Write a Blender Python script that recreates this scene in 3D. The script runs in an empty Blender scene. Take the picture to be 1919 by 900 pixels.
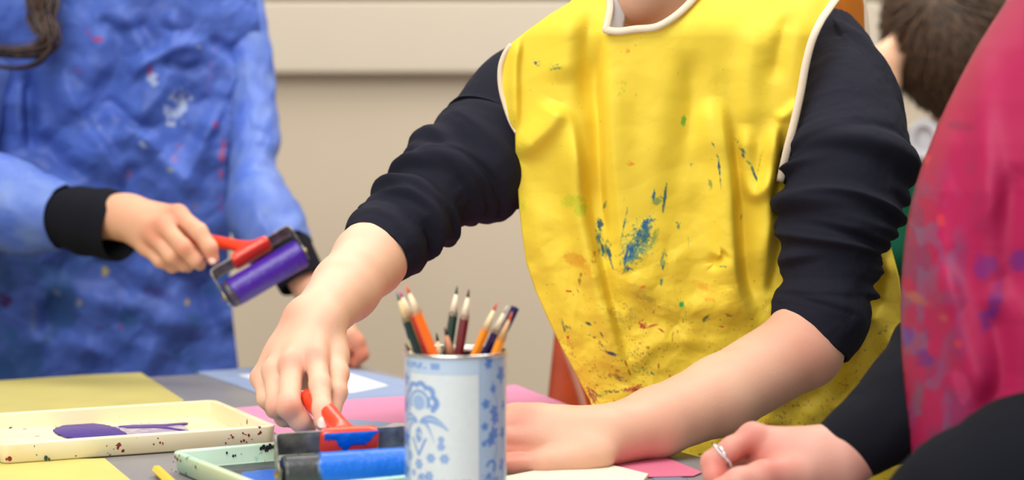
import bpy, math
import numpy as np
from mathutils import Vector, Matrix

# ------------------------------------------------------------------ camera, light, exposure
SC = bpy.context.scene
COL = SC.collection
F = 3840.0                       # focal length in pixels of the 1919x900 frame
TABLE = 0.72
CAM = Vector((0, 0, TABLE + 0.30))
PITCH = math.radians(3.38)
cam_d = bpy.data.cameras.new('camera')
cam = bpy.data.objects.new('camera', cam_d)
COL.objects.link(cam)
cam.location = CAM
cam.rotation_euler = (math.pi/2 - PITCH, 0, 0)
cam_d.sensor_width = 36
cam_d.lens = F/1919*36
cam_d.dof.use_dof = True
cam_d.dof.focus_distance = 1.86
cam_d.dof.aperture_fstop = 4.0
cam_d.clip_start = 0.05
SC.camera = cam

w = bpy.data.worlds.new('world'); SC.world = w
w.use_nodes = True
w.node_tree.nodes['Background'].inputs[0].default_value = (1.0, 0.97, 0.93, 1)
w.node_tree.nodes['Background'].inputs[1].default_value = 0.36

def area(name, loc, target, sx, sy, power, col=(1, 0.98, 0.95)):
    d = bpy.data.lights.new(name, 'AREA'); d.shape = 'RECTANGLE'
    d.size = sx; d.size_y = sy; d.energy = power; d.color = col
    o = bpy.data.objects.new(name, d); COL.objects.link(o)
    o.location = loc
    o.rotation_euler = (Vector(target) - Vector(loc)).to_track_quat('-Z', 'Y').to_euler()
    return o
area('overhead_light', (-0.6, 1.0, 2.75), (-0.1, 2.2, 0.8), 1.6, 1.2, 50)
area('overhead_light', (1.0, 2.3, 2.75), (0.3, 2.2, 0.7), 1.4, 1.2, 34)
area('overhead_light', (-0.3, 3.4, 2.85), (0.0, 3.9, 1.0), 3.0, 0.6, 50, (1, 0.96, 0.90))  # added near the back wall to brighten it; no fixture known there
area('window_light', (-1.0, -1.3, 2.1), (0.0, 2.2, 0.95), 2.4, 1.5, 62, (0.95, 0.98, 1.0))

SC.view_settings.view_transform = 'Standard'
SC.view_settings.look = 'None'
SC.view_settings.gamma = 1
SC.view_settings.exposure = -0.12
SC.view_settings.use_curve_mapping = False

# ------------------------------------------------------------------ helpers
fw = np.array([0, math.cos(PITCH), -math.sin(PITCH)])
up = np.array([0, math.sin(PITCH), math.cos(PITCH)])
C0 = np.array(CAM)

def PA(px, py, Y):
    """pixel (1919x900) + distance in cm -> points in metres"""
    px = np.asarray(px, float); py = np.asarray(py, float); Y = np.asarray(Y, float)
    px, py, Y = np.broadcast_arrays(px, py, Y)
    d = fw[None, :] + ((450 - py)/F).reshape(-1, 1)*up[None, :]
    d = d + np.stack([((px - 959.5)/F).ravel(), np.zeros(px.size), np.zeros(px.size)], 1)
    s = (Y.ravel()/100)/d[:, 1]
    return C0[None, :] + d*s[:, None]
def P(px, py, Y):
    return PA([px], [py], [Y])[0]
def on_plane(px, py, h=0.0):
    """pixel -> point on the horizontal plane h cm above the table top"""
    d = fw + (450 - py)/F*up + np.array([(px - 959.5)/F, 0, 0])
    s = (TABLE + h/100 - C0[2])/d[2]
    return C0 + d*s

def lin(c):
    c = np.asarray(c, float)/255
    return np.where(c <= 0.04045, c/12.92, ((c + 0.055)/1.055)**2.4)
def rgba(c):
    l = lin(c); return (float(l[0]), float(l[1]), float(l[2]), 1)

def vnoise(x, y, seed=0):
    r = np.random.RandomState(seed); L = 256
    g = r.rand(L, L)
    xi = np.floor(x).astype(int); yi = np.floor(y).astype(int)
    fx = x - xi; fy = y - yi
    fx = fx*fx*(3 - 2*fx); fy = fy*fy*(3 - 2*fy)
    a = g[xi % L, yi % L]; b = g[(xi+1) % L, yi % L]
    c = g[xi % L, (yi+1) % L]; d = g[(xi+1) % L, (yi+1) % L]
    return (a*(1-fx) + b*fx)*(1-fy) + (c*(1-fx) + d*fx)*fy
def fbm(x, y, seed=0, oct=4):
    s = 0; a = 0.5; t = 0
    for i in range(oct):
        s = s + a*vnoise(x*2**i + 17*i, y*2**i + 31*i, seed + i); t += a; a *= 0.5
    return s/t
def smooth(a, b, x):
    t = np.clip((x - a)/(b - a), 0, 1); return t*t*(3 - 2*t)
def crumple(x, y, seed, n=9, f0=1.0, warp=0.6):
    """sharp-edged cloth crumples: sum of folded (triangular) waves with patchy strength"""
    r = np.random.RandomState(seed); h = 0
    wx = x + warp*(fbm(x*0.7, y*0.7, seed+3)-0.5)*2; wy = y + warp*(fbm(x*0.7+9, y*0.7+4, seed+5)-0.5)*2
    for i in range(n):
        a = r.rand()*math.pi; f = f0*(0.6 + 1.6*r.rand()); ph = r.rand()*6
        t = (wx*math.cos(a) + wy*math.sin(a))*f + ph
        tri = np.abs((t % 2) - 1)
        m = smooth(0.35, 0.75, fbm(x*0.5+i*7, y*0.5+i*3, seed+20+i, 2))
        h = h + (tri - 0.5)*m/f
    return h/n*2

# ---- materials
MATS = {}
def mat(name, col=(200, 200, 200), rough=0.6, attr=None, bump=0, bscale=200, metal=0, spec=0.5, sss=0, coat=0,
        var=0, vscale=8, sheen=0, noise_col=None, trans=0):
    if name in MATS: return MATS[name]
    m = bpy.data.materials.new(name); m.use_nodes = True
    nt = m.node_tree; b = nt.nodes['Principled BSDF']
    b.inputs['Roughness'].default_value = rough
    b.inputs['Metallic'].default_value = metal
    b.inputs['Specular IOR Level'].default_value = spec
    b.inputs['Base Color'].default_value = rgba(col)
    if coat: b.inputs['Coat Weight'].default_value = coat; b.inputs['Coat Roughness'].default_value = 0.15
    if sheen: b.inputs['Sheen Weight'].default_value = sheen
    if sss:
        b.inputs['Subsurface Weight'].default_value = sss
        b.inputs['Subsurface Radius'].default_value = (0.012, 0.004, 0.002)
        b.inputs['Subsurface Scale'].default_value = 0.5
    src = None
    if attr:
        a = nt.nodes.new('ShaderNodeVertexColor'); a.layer_name = attr; src = a.outputs['Color']
    tc = nt.nodes.new('ShaderNodeTexCoord')
    if var:
        n = nt.nodes.new('ShaderNodeTexNoise'); n.inputs['Scale'].default_value = vscale; n.inputs['Detail'].default_value = 5
        nt.links.new(tc.outputs['Object'], n.inputs['Vector'])
        r = nt.nodes.new('ShaderNodeMapRange')
        r.inputs['From Min'].default_value = 0.3; r.inputs['From Max'].default_value = 0.7
        r.inputs['To Min'].default_value = 0; r.inputs['To Max'].default_value = 1
        nt.links.new(n.outputs['Fac'], r.inputs['Value'])
        mx = nt.nodes.new('ShaderNodeMix'); mx.data_type = 'RGBA'
        nt.links.new(r.outputs[0], mx.inputs['Factor'])
        c2 = noise_col if noise_col is not None else tuple(np.array(col)*(1-var))
        mx.inputs['A'].default_value = rgba(col); mx.inputs['B'].default_value = rgba(c2)
        if src: nt.links.new(src, mx.inputs['A'])
        src = mx.outputs['Result']
    if src: nt.links.new(src, b.inputs['Base Color'])
    if bump:
        n = nt.nodes.new('ShaderNodeTexNoise'); n.inputs['Scale'].default_value = bscale; n.inputs['Detail'].default_value = 4
        nt.links.new(tc.outputs['Object'], n.inputs['Vector'])
        bp = nt.nodes.new('ShaderNodeBump'); bp.inputs['Strength'].default_value = bump; bp.inputs['Distance'].default_value = 0.002
        nt.links.new(n.outputs['Fac'], bp.inputs['Height'])
        nt.links.new(bp.outputs['Normal'], b.inputs['Normal'])
    if trans:
        out = nt.nodes['Material Output']
        t = nt.nodes.new('ShaderNodeBsdfTranslucent'); ms = nt.nodes.new('ShaderNodeMixShader')
        ms.inputs[0].default_value = trans
        if src: nt.links.new(src, t.inputs['Color'])
        else: t.inputs['Color'].default_value = rgba(col)
        nt.links.new(b.outputs[0], ms.inputs[1]); nt.links.new(t.outputs[0], ms.inputs[2])
        nt.links.new(ms.outputs[0], out.inputs['Surface'])
    MATS[name] = m
    return m

# ---- objects
def mesh_obj(name, V, Fc, m, parent=None, colors=None, smooth_=True, solid=0, bevel=0, subs=0):
    V = np.asarray(V, float)
    me = bpy.data.meshes.new(name)
    if isinstance(Fc, np.ndarray) and len(Fc):
        n, k = Fc.shape
        me.vertices.add(len(V)); me.vertices.foreach_set('co', V.ravel())
        me.loops.add(n*k); me.loops.foreach_set('vertex_index', Fc.ravel().astype(np.int32))
        me.polygons.add(n); me.polygons.foreach_set('loop_start', np.arange(0, n*k, k, dtype=np.int32))
        me.polygons.foreach_set('loop_total', np.full(n, k, dtype=np.int32))
        me.update(calc_edges=True); me.validate()
    else:
        me.from_pydata([tuple(v) for v in V], [], [tuple(int(i) for i in f) for f in Fc]); me.update()
    if smooth_ : me.polygons.foreach_set('use_smooth', np.ones(len(me.polygons), dtype=bool))
    if colors is not None:
        ca = me.color_attributes.new('Col', 'FLOAT_COLOR', 'POINT')
        c = np.ones((len(V), 4)); c[:, :3] = colors
        ca.data.foreach_set('color', c.ravel())
    ms = m if isinstance(m, (list, tuple)) else [m]
    for q in ms: me.materials.append(q)
    o = bpy.data.objects.new(name, me); COL.objects.link(o)
    if parent is not None: o.parent = parent
    if solid:
        md = o.modifiers.new('solid', 'SOLIDIFY'); md.thickness = solid; md.offset = 0
    if bevel:
        md = o.modifiers.new('bevel', 'BEVEL'); md.width = bevel; md.segments = 3; md.limit_method = 'ANGLE'
    if subs:
        md = o.modifiers.new('subd', 'SUBSURF'); md.levels = subs; md.render_levels = subs
    return o
def empty(name, loc=(0, 0, 0)):
    o = bpy.data.objects.new(name, None); COL.objects.link(o); o.location = loc; o.empty_display_size = 0.05
    return o
def tag(o, label, cat, group=None):
    o['label'] = label; o['category'] = cat
    if group: o['group'] = group
    return o
def struct(o): o['kind'] = 'structure'; return o

class MB:
    """collects shapes into one mesh"""
    def __init__(s): s.V = []; s.F = []
    def add(s, V, Fc):
        k = len(s.V); s.V += [tuple(v) for v in V]; s.F += [tuple(i + k for i in f) for f in Fc]; return s
    def box(s, c, d, M=None):
        c = np.array(c, float); d = np.array(d, float)/2
        V = [np.array((x, y, z))*d + c for x in (-1, 1) for y in (-1, 1) for z in (-1, 1)]
        if M is not None: V = [np.array(M @ Vector(v)) for v in V]
        return s.add(V, [(0, 1, 3, 2), (4, 6, 7, 5), (0, 4, 5, 1), (2, 3, 7, 6), (0, 2, 6, 4), (1, 5, 7, 3)])
    def tube(s, pts, rads, n=16, caps=True):
        pts = [np.array(p, float) for p in pts]
        if not hasattr(rads, '__len__'): rads = [rads]*len(pts)
        k0 = len(s.V); ref = None
        for i, p in enumerate(pts):
            t = pts[min(i+1, len(pts)-1)] - pts[max(i-1, 0)]; t = t/np.linalg.norm(t)
            if ref is None:
                ref = np.array((0, 0, 1.)) if abs(t[2]) < 0.9 else np.array((1., 0, 0))
            a = ref - t*(ref @ t); a /= np.linalg.norm(a); ref = a; b = np.cross(t, a)
            for j in range(n):
                th = 2*math.pi*j/n
                s.V.append(tuple(p + rads[i]*(math.cos(th)*a + math.sin(th)*b)))
        for i in range(len(pts)-1):
            for j in range(n):
                s.F.append((k0+i*n+j, k0+i*n+(j+1) % n, k0+(i+1)*n+(j+1) % n, k0+(i+1)*n+j))
        if caps:
            s.F.append(tuple(k0+j for j in range(n))[::-1]); s.F.append(tuple(k0+(len(pts)-1)*n+j for j in range(n)))
        return s
    def build(s, name, m, parent=None, **kw):
        return mesh_obj(name, s.V, s.F, m, parent, **kw)

def slab(name, pts, th, m, parent=None, smooth_=False, bevel=0):
    """pts: ordered outline (3D, metres); extruded upward by th metres"""
    n = len(pts); V = [tuple(p) for p in pts] + [(p[0], p[1], p[2] + th) for p in pts]
    Fc = [tuple(range(n))[::-1], tuple(range(n, 2*n))] + [(i, (i+1) % n, n + (i+1) % n, n + i) for i in range(n)]
    return mesh_obj(name, V, Fc, m, parent, smooth_=smooth_, bevel=bevel)

# ---- sheets traced as an outline with a depth of their own
def catmull(pts, per=8, closed=False):
    pts = np.asarray(pts, float); n = len(pts); out = []
    rng = n if closed else n-1
    for i in range(rng):
        if closed: p0, p1, p2, p3 = pts[(i-1) % n], pts[i], pts[(i+1) % n], pts[(i+2) % n]
        else: p0, p1, p2, p3 = pts[max(i-1, 0)], pts[i], pts[i+1], pts[min(i+2, n-1)]
        for k in range(per):
            t = k/per
            out.append(0.5*((2*p1) + (-p0+p2)*t + (2*p0-5*p1+4*p2-p3)*t*t + (-p0+3*p1-3*p2+p3)*t**3))
    if not closed: out.append(pts[-1])
    return np.array(out)
def in_poly(x, y, poly):
    c = np.zeros(x.shape, bool); n = len(poly)
    for i in range(n):
        x1, y1 = poly[i]; x2, y2 = poly[(i+1) % n]
        if y1 == y2: continue
        k = ((y1 > y) != (y2 > y)) & (x < (x2-x1)*(y-y1)/(y2-y1) + x1)
        c ^= k
    return c
def near_poly(x, y, poly, closed=True):
    """closest point on polyline: distance, parameter 0..1, side sign, closest point"""
    n = len(poly); best = np.full(x.shape, 1e9); tt = np.zeros(x.shape); sg = np.ones(x.shape)
    cx = np.zeros(x.shape); cy = np.zeros(x.shape); m = n if closed else n-1
    L = [math.dist(poly[i], poly[(i+1) % n]) for i in range(m)]; tot = sum(L) + 1e-9; acc = 0
    for i in range(m):
        x1, y1 = poly[i]; x2, y2 = poly[(i+1) % n]; dx, dy = x2-x1, y2-y1; l2 = dx*dx + dy*dy + 1e-9
        t = np.clip(((x-x1)*dx + (y-y1)*dy)/l2, 0, 1)
        qx, qy = x1 + t*dx, y1 + t*dy; d = np.hypot(x-qx, y-qy); k = d < best
        best = np.where(k, d, best); tt = np.where(k, (acc + t*L[i])/tot, tt)
        s = np.sign(dx*(y-y1) - dy*(x-x1)); sg = np.where(k, s, sg)
        cx = np.where(k, qx, cx); cy = np.where(k, qy, cy); acc += L[i]
    return best, tt, sg, cx, cy
def sheet(name, poly, step, depth, m, parent=None, color=None, solid=0.0015):
    poly = np.asarray(poly, float)
    x0, y0 = poly.min(0); x1, y1 = poly.max(0)
    nx = int((x1-x0)/step) + 2; ny = int((y1-y0)/step) + 2
    gx, gy = np.meshgrid(x0 - step/2 + np.arange(nx)*step, y0 - step/2 + np.arange(ny)*step)
    ins = in_poly(gx, gy, poly)
    q = ins[:-1, :-1] & ins[1:, :-1] & ins[:-1, 1:] & ins[1:, 1:]
    idx = np.arange(nx*ny).reshape(ny, nx)
    Fc = np.stack([idx[:-1, :-1][q], idx[1:, :-1][q], idx[1:, 1:][q], idx[:-1, 1:][q]], 1)
    cnt = np.zeros(nx*ny, int); np.add.at(cnt, Fc.ravel(), 1)
    used = np.where(cnt > 0)[0]; rem = -np.ones(nx*ny, int); rem[used] = np.arange(len(used))
    X = gx.ravel()[used].copy(); Y_ = gy.ravel()[used].copy(); Fc = rem[Fc]
    bd = cnt[used] < 4
    _, _, _, cx, cy = near_poly(X[bd], Y_[bd], [tuple(p) for p in poly])
    X[bd] = cx; Y_[bd] = cy
    V = PA(X, Y_, depth(X, Y_))
    colr = lin(color(X, Y_)) if color is not None else None
    return mesh_obj(name, V, Fc, m, parent, colors=colr, solid=solid)

def creases(x, y, items):
    """items: (points, height in cm towards the viewer, half width one side, half width other side)"""
    h = np.zeros(x.shape)
    for pts, amp, wl, wr in items:
        pp = [tuple(p) for p in (catmull(pts, 5) if len(pts) > 2 else np.array(pts, float))]
        b = np.array(pp); R = max(wl, wr)*2.6
        k = (x > b[:, 0].min()-R) & (x < b[:, 0].max()+R) & (y > b[:, 1].min()-R) & (y < b[:, 1].max()+R)
        if not k.any(): continue
        d, t, s, _, _ = near_poly(x[k], y[k], pp, closed=False)
        wdt = np.where(s > 0, wl, wr)
        h[k] += amp*np.exp(-(d/wdt)**2)*smooth(-0.02, 0.22, t)*smooth(1.02, 0.72, t)
    return h

# ---- limbs and sleeves: swept tubes
def swept(name, ctrl, m, parent=None, nu=120, nt=96, disp=None, open_end=0.02, color=None, flat=1.0, end0_cap=True):
    """ctrl rows: x,y,z,r (metres)."""
    c = catmull(np.array(ctrl, float), 12)
    seg = np.r_[0, np.cumsum(np.linalg.norm(np.diff(c[:, :3], axis=0), axis=1))]
    u = np.linspace(0, seg[-1], nu)
    c = np.stack([np.interp(u, seg, c[:, i]) for i in range(4)], 1)
    T = np.gradient(c[:, :3], axis=0); T /= np.linalg.norm(T, axis=1)[:, None]
    for _ in range(6):
        T[1:-1] = (T[:-2] + T[1:-1]*2 + T[2:])/4; T /= np.linalg.norm(T, axis=1)[:, None]
    ref = np.array((0, -1., 0)); A = ref[None] - T*(T @ ref)[:, None]; A /= np.linalg.norm(A, axis=1)[:, None]
    B = np.cross(T, A)
    th = np.linspace(0, 2*math.pi, nt, endpoint=False)
    U, TH = np.meshgrid(u*100, th, indexing='ij')
    R = np.repeat(c[:, 3:4], nt, 1)
    if disp is not None: R = R + disp(U, TH, U/(u[-1]*100))/100
    V = c[:, None, :3] + R[:, :, None]*(np.cos(TH)[:, :, None]*A[:, None, :]*flat + np.sin(TH)[:, :, None]*B[:, None, :])
    V = V.reshape(-1, 3); n = nu
    if open_end:
        for k, (rr, back) in enumerate(((0.97, 0.002), (0.93, -0.003), (0.90, -open_end))):
            R2 = R[-1]*rr
            q = c[-1, :3] + T[-1]*back + R2[:, None]*(np.cos(th)[:, None]*A[-1]*flat + np.sin(th)[:, None]*B[-1])
            V = np.vstack([V, q]); n += 1
    idx = np.arange(n*nt).reshape(n, nt); j = np.roll(idx, -1, 1)
    Fc = np.stack([idx[:-1].ravel(), idx[1:].ravel(), j[1:].ravel(), j[:-1].ravel()], 1)
    col = None
    if color is not None:
        cc = color(U, TH, U/(u[-1]*100)).reshape(-1, 3)
        if n > nu: cc = np.vstack([cc] + [cc[-nt:]]*(n-nu))
        col = lin(cc)
    return mesh_obj(name, V, Fc, m, parent, colors=col)
def limb(rows, infl=0.0):
    out = []
    for (a, b, Y) in rows:
        cx, cy = (a[0]+b[0])/2, (a[1]+b[1])/2
        r = math.dist(a, b)/2*Y/F/100
        p = P(cx, cy, Y); out.append((p[0], p[1], p[2], r*(1+infl)))
    return out

# ---- signed distance bodies (cm), meshed with surface nets
def sd_cap(p, a, b, ra, rb, sq=None):
    ba = b - a; t = np.clip(((p - a) @ ba)/(ba @ ba + 1e-9), 0, 1).astype(np.float32)
    q = p - a - t[:, None]*ba
    d2 = (q*q).sum(1)
    if sq is not None:
        nrm, s = sq; d2 = d2 + (s*s-1)*(q @ nrm)**2
    return np.sqrt(d2) - (ra + (rb-ra)*t)
def sd_ell(p, c, r, M=None):
    q = p - c
    if M is not None: q = q @ M
    k0 = np.linalg.norm(q/r, axis=1); k1 = np.linalg.norm(q/(r*r), axis=1) + 1e-6
    return k0*(k0-1)/k1
def smin(a, b, k):
    h = np.clip(0.5 + 0.5*(b-a)/k, 0, 1); return b*(1-h) + a*h - k*h*(1-h)
def mesh_sdf(f, lo, hi, h):
    B = 8
    lo = np.array(lo, np.float32); n = np.ceil((np.array(hi) - lo)/(h*B)).astype(int)
    ci = np.stack(np.meshgrid(*[np.arange(k) for k in n], indexing='ij'), -1).reshape(-1, 3)
    cc = lo + (ci + 0.5)*h*B
    dc = f(cc.astype(np.float32))
    V = np.repeat(np.repeat(np.repeat(np.where(dc < 0, -1., 1.).reshape(n).astype(np.float32)*h*4, B, 0), B, 1), B, 2)
    act = ci[np.abs(dc) < h*B*1.25]
    off = np.stack(np.meshgrid(*[np.arange(B)]*3, indexing='ij'), -1).reshape(-1, 3)
    for s in range(0, len(act), 1500):
        ii = (act[s:s+1500, None, :]*B + off[None]).reshape(-1, 3)
        V[ii[:, 0], ii[:, 1], ii[:, 2]] = f((lo + ii*h).astype(np.float32))
    S = V < 0
    c = S[:-1, :-1, :-1].astype(np.int8)
    c = sum(S[i:S.shape[0]-1+i, j:S.shape[1]-1+j, k:S.shape[2]-1+k].astype(np.int8) for i in (0, 1) for j in (0, 1) for k in (0, 1))
    cells = np.argwhere((c > 0) & (c < 8))
    acc = np.zeros((len(cells), 3)); cnt = np.zeros(len(cells))
    cor = [(i, j, k) for i in (0, 1) for j in (0, 1) for k in (0, 1)]
    for a in cor:
        for ax in range(3):
            if a[ax]: continue
            b = list(a); b[ax] = 1
            va = V[cells[:, 0]+a[0], cells[:, 1]+a[1], cells[:, 2]+a[2]]; vb = V[cells[:, 0]+b[0], cells[:, 1]+b[1], cells[:, 2]+b[2]]
            k = (va < 0) != (vb < 0); t = va[k]/(va[k]-vb[k])
            pt = np.tile(np.array(a, float), (k.sum(), 1)); pt[:, ax] += t
            acc[k] += pt; cnt[k] += 1
    verts = lo + (cells + acc/cnt[:, None])*h
    vid = -np.ones(c.shape, np.int64); vid[cells[:, 0], cells[:, 1], cells[:, 2]] = np.arange(len(cells))
    faces = []
    for ax in range(3):
        o = [0, 0, 0]; o[ax] = 1
        s0 = S[tuple(slice(0, S.shape[i]-o[i]) for i in range(3))]; s1 = S[tuple(slice(o[i], None) for i in range(3))]
        e = np.argwhere(s0 != s1)
        u, v = (ax+1) % 3, (ax+2) % 3
        e = e[(e[:, u] > 0) & (e[:, v] > 0) & (e[:, u] < S.shape[u]-1) & (e[:, v] < S.shape[v]-1)]
        fl = s0[e[:, 0], e[:, 1], e[:, 2]]
        du = np.zeros(3, int); du[u] = 1; dv = np.zeros(3, int); dv[v] = 1
        g = lambda q: vid[q[:, 0], q[:, 1], q[:, 2]]
        q = np.stack([g(e-du-dv), g(e-dv), g(e), g(e-du)], 1)
        q[~fl] = q[~fl][:, ::-1]
        faces.append(q)
    Fc = np.vstack(faces); Fc = Fc[(Fc >= 0).all(1)]
    # one light smoothing pass
    nb = np.zeros_like(verts); cn = np.zeros(len(verts))
    for a, b in ((0, 1), (1, 2), (2, 3), (3, 0)):
        np.add.at(nb, Fc[:, a], verts[Fc[:, b]]); np.add.at(cn, Fc[:, a], 1)
        np.add.at(nb, Fc[:, b], verts[Fc[:, a]]); np.add.at(cn, Fc[:, b], 1)
    verts = verts*0.6 + 0.4*nb/np.maximum(cn, 1)[:, None]
    return verts/100, Fc

def cm(px, py, Y): return (P(px, py, Y)*100).astype(np.float32)
class Body:
    """a smooth union: core prims, then chains that blend with the core but stay apart from one another"""
    def __init__(s): s.core = []; s.chains = []; s.pts = []; s.dents = []
    def _n(s, p, r): s.pts.append((np.array(p), float(np.max(r))))
    def cap(s, a, b, ra, rb, k=1.0, sq=None): s.core.append(('c', a, b, ra, rb, k, sq)); s._n(a, ra); s._n(b, rb); return s
    def ell(s, c, r, M=None, k=1.0): s.core.append(('e', c, np.array(r, np.float32), M, k)); s._n(c, r); return s
    def arm(s, rows, k=1.2, sq=None):
        for (a, ra), (b, rb) in zip(rows[:-1], rows[1:]): s.cap(a, b, ra, rb, k, sq)
        return s
    def chain(s, rows, kin=0.35, kout=0.9):
        s.chains.append((rows, kin, kout))
        for a, r in rows: s._n(a, r)
        return s
    def dent(s, a, b, r, k=0.3): s.dents.append((a, b, r, k)); return s
    def f(s, p):
        d = None
        for q in s.core:
            if q[0] == 'c': e = sd_cap(p, q[1], q[2], q[3], q[4], q[6]); k = q[5]
            else: e = sd_ell(p, q[1], q[2], q[3]); k = q[4]
            d = e if d is None else smin(d, e, k)
        out = d
        for rows, kin, kout in s.chains:
            g = None
            for (a, ra), (b, rb) in zip(rows[:-1], rows[1:]):
                e = sd_cap(p, a, b, ra, rb); g = e if g is None else smin(g, e, kin)
            h = smin(d, g, kout) if d is not None else g
            out = h if out is None else smin(out, h, 0.12)
        for a, b, r, k in s.dents:
            e = -sd_cap(p, a, b, r, r*0.6); out = -smin(-out, -e, k)
        return out
    def mesh(s, h):
        lo = np.min([p - r - 1.5 for p, r in s.pts], 0); hi = np.max([p + r + 1.5 for p, r in s.pts], 0)
        return mesh_sdf(s.f, lo, hi, h)
def join(parts):
    V = []; Fc = []; k = 0
    for v, f in parts: V.append(v); Fc.append(f + k); k += len(v)
    return np.vstack(V), np.vstack(Fc)
def skin_colors(V, base, red, reds, seed=1):
    """skin pigment: base tone, blotches, and pinker knuckles / fingertips"""
    n = vnoise(V[:, 0]*60 + 50, V[:, 1]*60 + V[:, 2]*75 + 50, seed)
    f = 0.12*n
    for c, r, a in reds:
        d = np.linalg.norm(V*100 - c, axis=1); f = f + a*np.exp(-(d/r)**2)
    f = np.clip(f, 0, 1)[:, None]
    return lin(np.array(base, float)[None]*(1-f) + np.array(red, float)[None]*f)

# ------------------------------------------------------------------ the room
m_wall = mat('wall_paint', (212, 195, 170), 0.75, var=0.03, vscale=1.2)
m_board = mat('board_paint', (206, 192, 171), 0.6, var=0.02, vscale=1.5)
m_floor = mat('floor_vinyl', (120, 112, 105), 0.5, var=0.1, vscale=20)
WALLY = 4.15
struct(MB().box((0.1, 2.0, -0.02), (7.2, 6.6, 0.04)).build('floor', m_floor, smooth_=False))
struct(MB().box((0.1, WALLY+0.07, 1.5), (7.2, 0.1, 3.0)).build('wall_back', m_wall, smooth_=False))
zb = P(700, 138, WALLY*100)[2]; zt = P(700, 3, WALLY*100)[2]
struct(MB().box((0.1, WALLY, (zb+zt)/2), (7.2, 0.05, zt-zb)).build('trim_1', m_board, smooth_=False, bevel=0.006))
struct(MB().box((0.1, WALLY, zt+0.012+0.35), (7.2, 0.05, 0.7)).build('trim_2', m_board, smooth_=False, bevel=0.006))
struct(MB().box((0.1, WALLY+0.01, 0.06), (7.2, 0.03, 0.12)).build('baseboard_back', m_board, smooth_=False, bevel=0.004))

# ------------------------------------------------------------------ table
m_table = mat('table_laminate', (132, 129, 129), 0.38, var=0.05, vscale=30)
m_edge = mat('table_edge', (92, 88, 84), 0.5)
m_steel = mat('table_leg_steel', (80, 80, 84), 0.35, metal=0.8)
cor = on_plane(676, 683)[:2]; e1 = on_plane(1290, 850)[:2] - cor; e1 /= np.linalg.norm(e1)
e2 = np.array((e1[1], -e1[0]));
if e2[0] > 0: e2 = -e2
table = empty('table', (cor[0], cor[1], 0))
tag(table, 'large grey-topped art table with rounded corners under the papers, trays and tin', 'table')
def tpt(a, b, z): return np.array((e1[0]*a + e2[0]*b, e1[1]*a + e2[1]*b, z))
def rrect(a0, a1, b0, b1, r, n=6):
    out = []
    for (ca, cb, s) in ((a0+r, b0+r, 180), (a1-r, b0+r, 270), (a1-r, b1-r, 0), (a0+r, b1-r, 90)):
        for k in range(n+1):
            t = math.radians(s + 90*k/n); out.append((ca + r*math.cos(t), cb + r*math.sin(t)))
    return out
LA, LB = 1.75, 1.2
slab('tabletop', [tpt(a, b, TABLE-0.028) for a, b in rrect(0, LA, 0, LB, 0.03)], 0.028, m_table, table, bevel=0.002)
slab('table_rim', [tpt(a, b, TABLE-0.026) for a, b in rrect(-0.002, LA+0.002, -0.002, LB+0.002, 0.032)], 0.022, m_edge, table)
for a in (0.14, LA-0.14):
    for b in (0.14, LB-0.14):
        MB().tube([tpt(a, b, 0), tpt(a, b, TABLE-0.03)], 0.018).build('leg', m_steel, table)
# stretcher rails under the top
MB().box((0, 0, 0), (1, 1, 1), Matrix.Translation(tpt(LA/2, 0.14, TABLE-0.05)) @ Matrix.Rotation(math.atan2(e1[1], e1[0]), 4, 'Z') @ Matrix.Diagonal((LA-0.3, 0.025, 0.04, 1))).build('apron_rail', m_steel, table)
MB().box((0, 0, 0), (1, 1, 1), Matrix.Translation(tpt(LA/2, LB-0.14, TABLE-0.05)) @ Matrix.Rotation(math.atan2(e1[1], e1[0]), 4, 'Z') @ Matrix.Diagonal((LA-0.3, 0.025, 0.04, 1))).build('apron_rail', m_steel, table)

# ------------------------------------------------------------------ papers
def paper(pix, h, th, col, label, var=0.05, name='paper_sheet'):
    pts = [on_plane(x, y, h) for x, y in pix]
    a = sum(pts[i][0]*pts[(i+1) % len(pts)][1] - pts[(i+1) % len(pts)][0]*pts[i][1] for i in range(len(pts)))
    if a < 0: pts = pts[::-1]
    o = slab(name, pts, th/100, mat('paper_%d_%d_%d' % col, col, 0.8, var=var, vscale=14, bump=0.12, bscale=500))
    return tag(o, label, 'paper')
paper([(-120, 722), (150, 704), (264, 699), (345, 751), (300, 800), (-150, 810)], 0.02, 0.04, (186, 173, 98), 'olive yellow paper sheet under the far side of the cream tray')
paper([(-150, 866), (196, 860), (262, 915), (200, 960), (-200, 985)], 0.02, 0.04, (206, 190, 104), 'yellow paper sheet in front of the cream tray, at the near edge')
paper([(368, 698), (520, 686), (640, 688), (800, 722), (800, 742), (640, 754), (500, 744), (440, 722)], 0.02, 0.05, (138, 154, 186), 'grey blue paper sheet at the far table corner under a white sheet')
paper([(445, 703), (640, 695), (728, 723), (660, 737), (520, 724)], 0.08, 0.03, (226, 226, 230), 'white paper sheet lying on the grey blue sheet')
paper([(440, 766), (540, 757), (780, 742), (966, 722), (1092, 770), (1160, 815), (940, 850), (700, 850), (520, 815)], 0.03, 0.05, (222, 138, 172), 'large pink paper sheet behind the brayer and the tin')
paper([(1120, 880), (1228, 850), (1316, 886), (1300, 893), (1160, 896)], 0.10, 0.05, (204, 102, 130), 'deep pink paper sheet under the bare forearm at the table edge')
paper([(600, 800), (640, 786), (720, 792), (790, 806), (790, 845), (620, 840)], 0.10, 0.05, (150, 165, 195), 'small grey blue paper behind the red brayer neck')
paper([(695, 812), (738, 793), (800, 796), (800, 828), (700, 822)], 0.18, 0.04, (205, 203, 205), 'off-white paper scrap beside the tin behind the blue roller')
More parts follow.
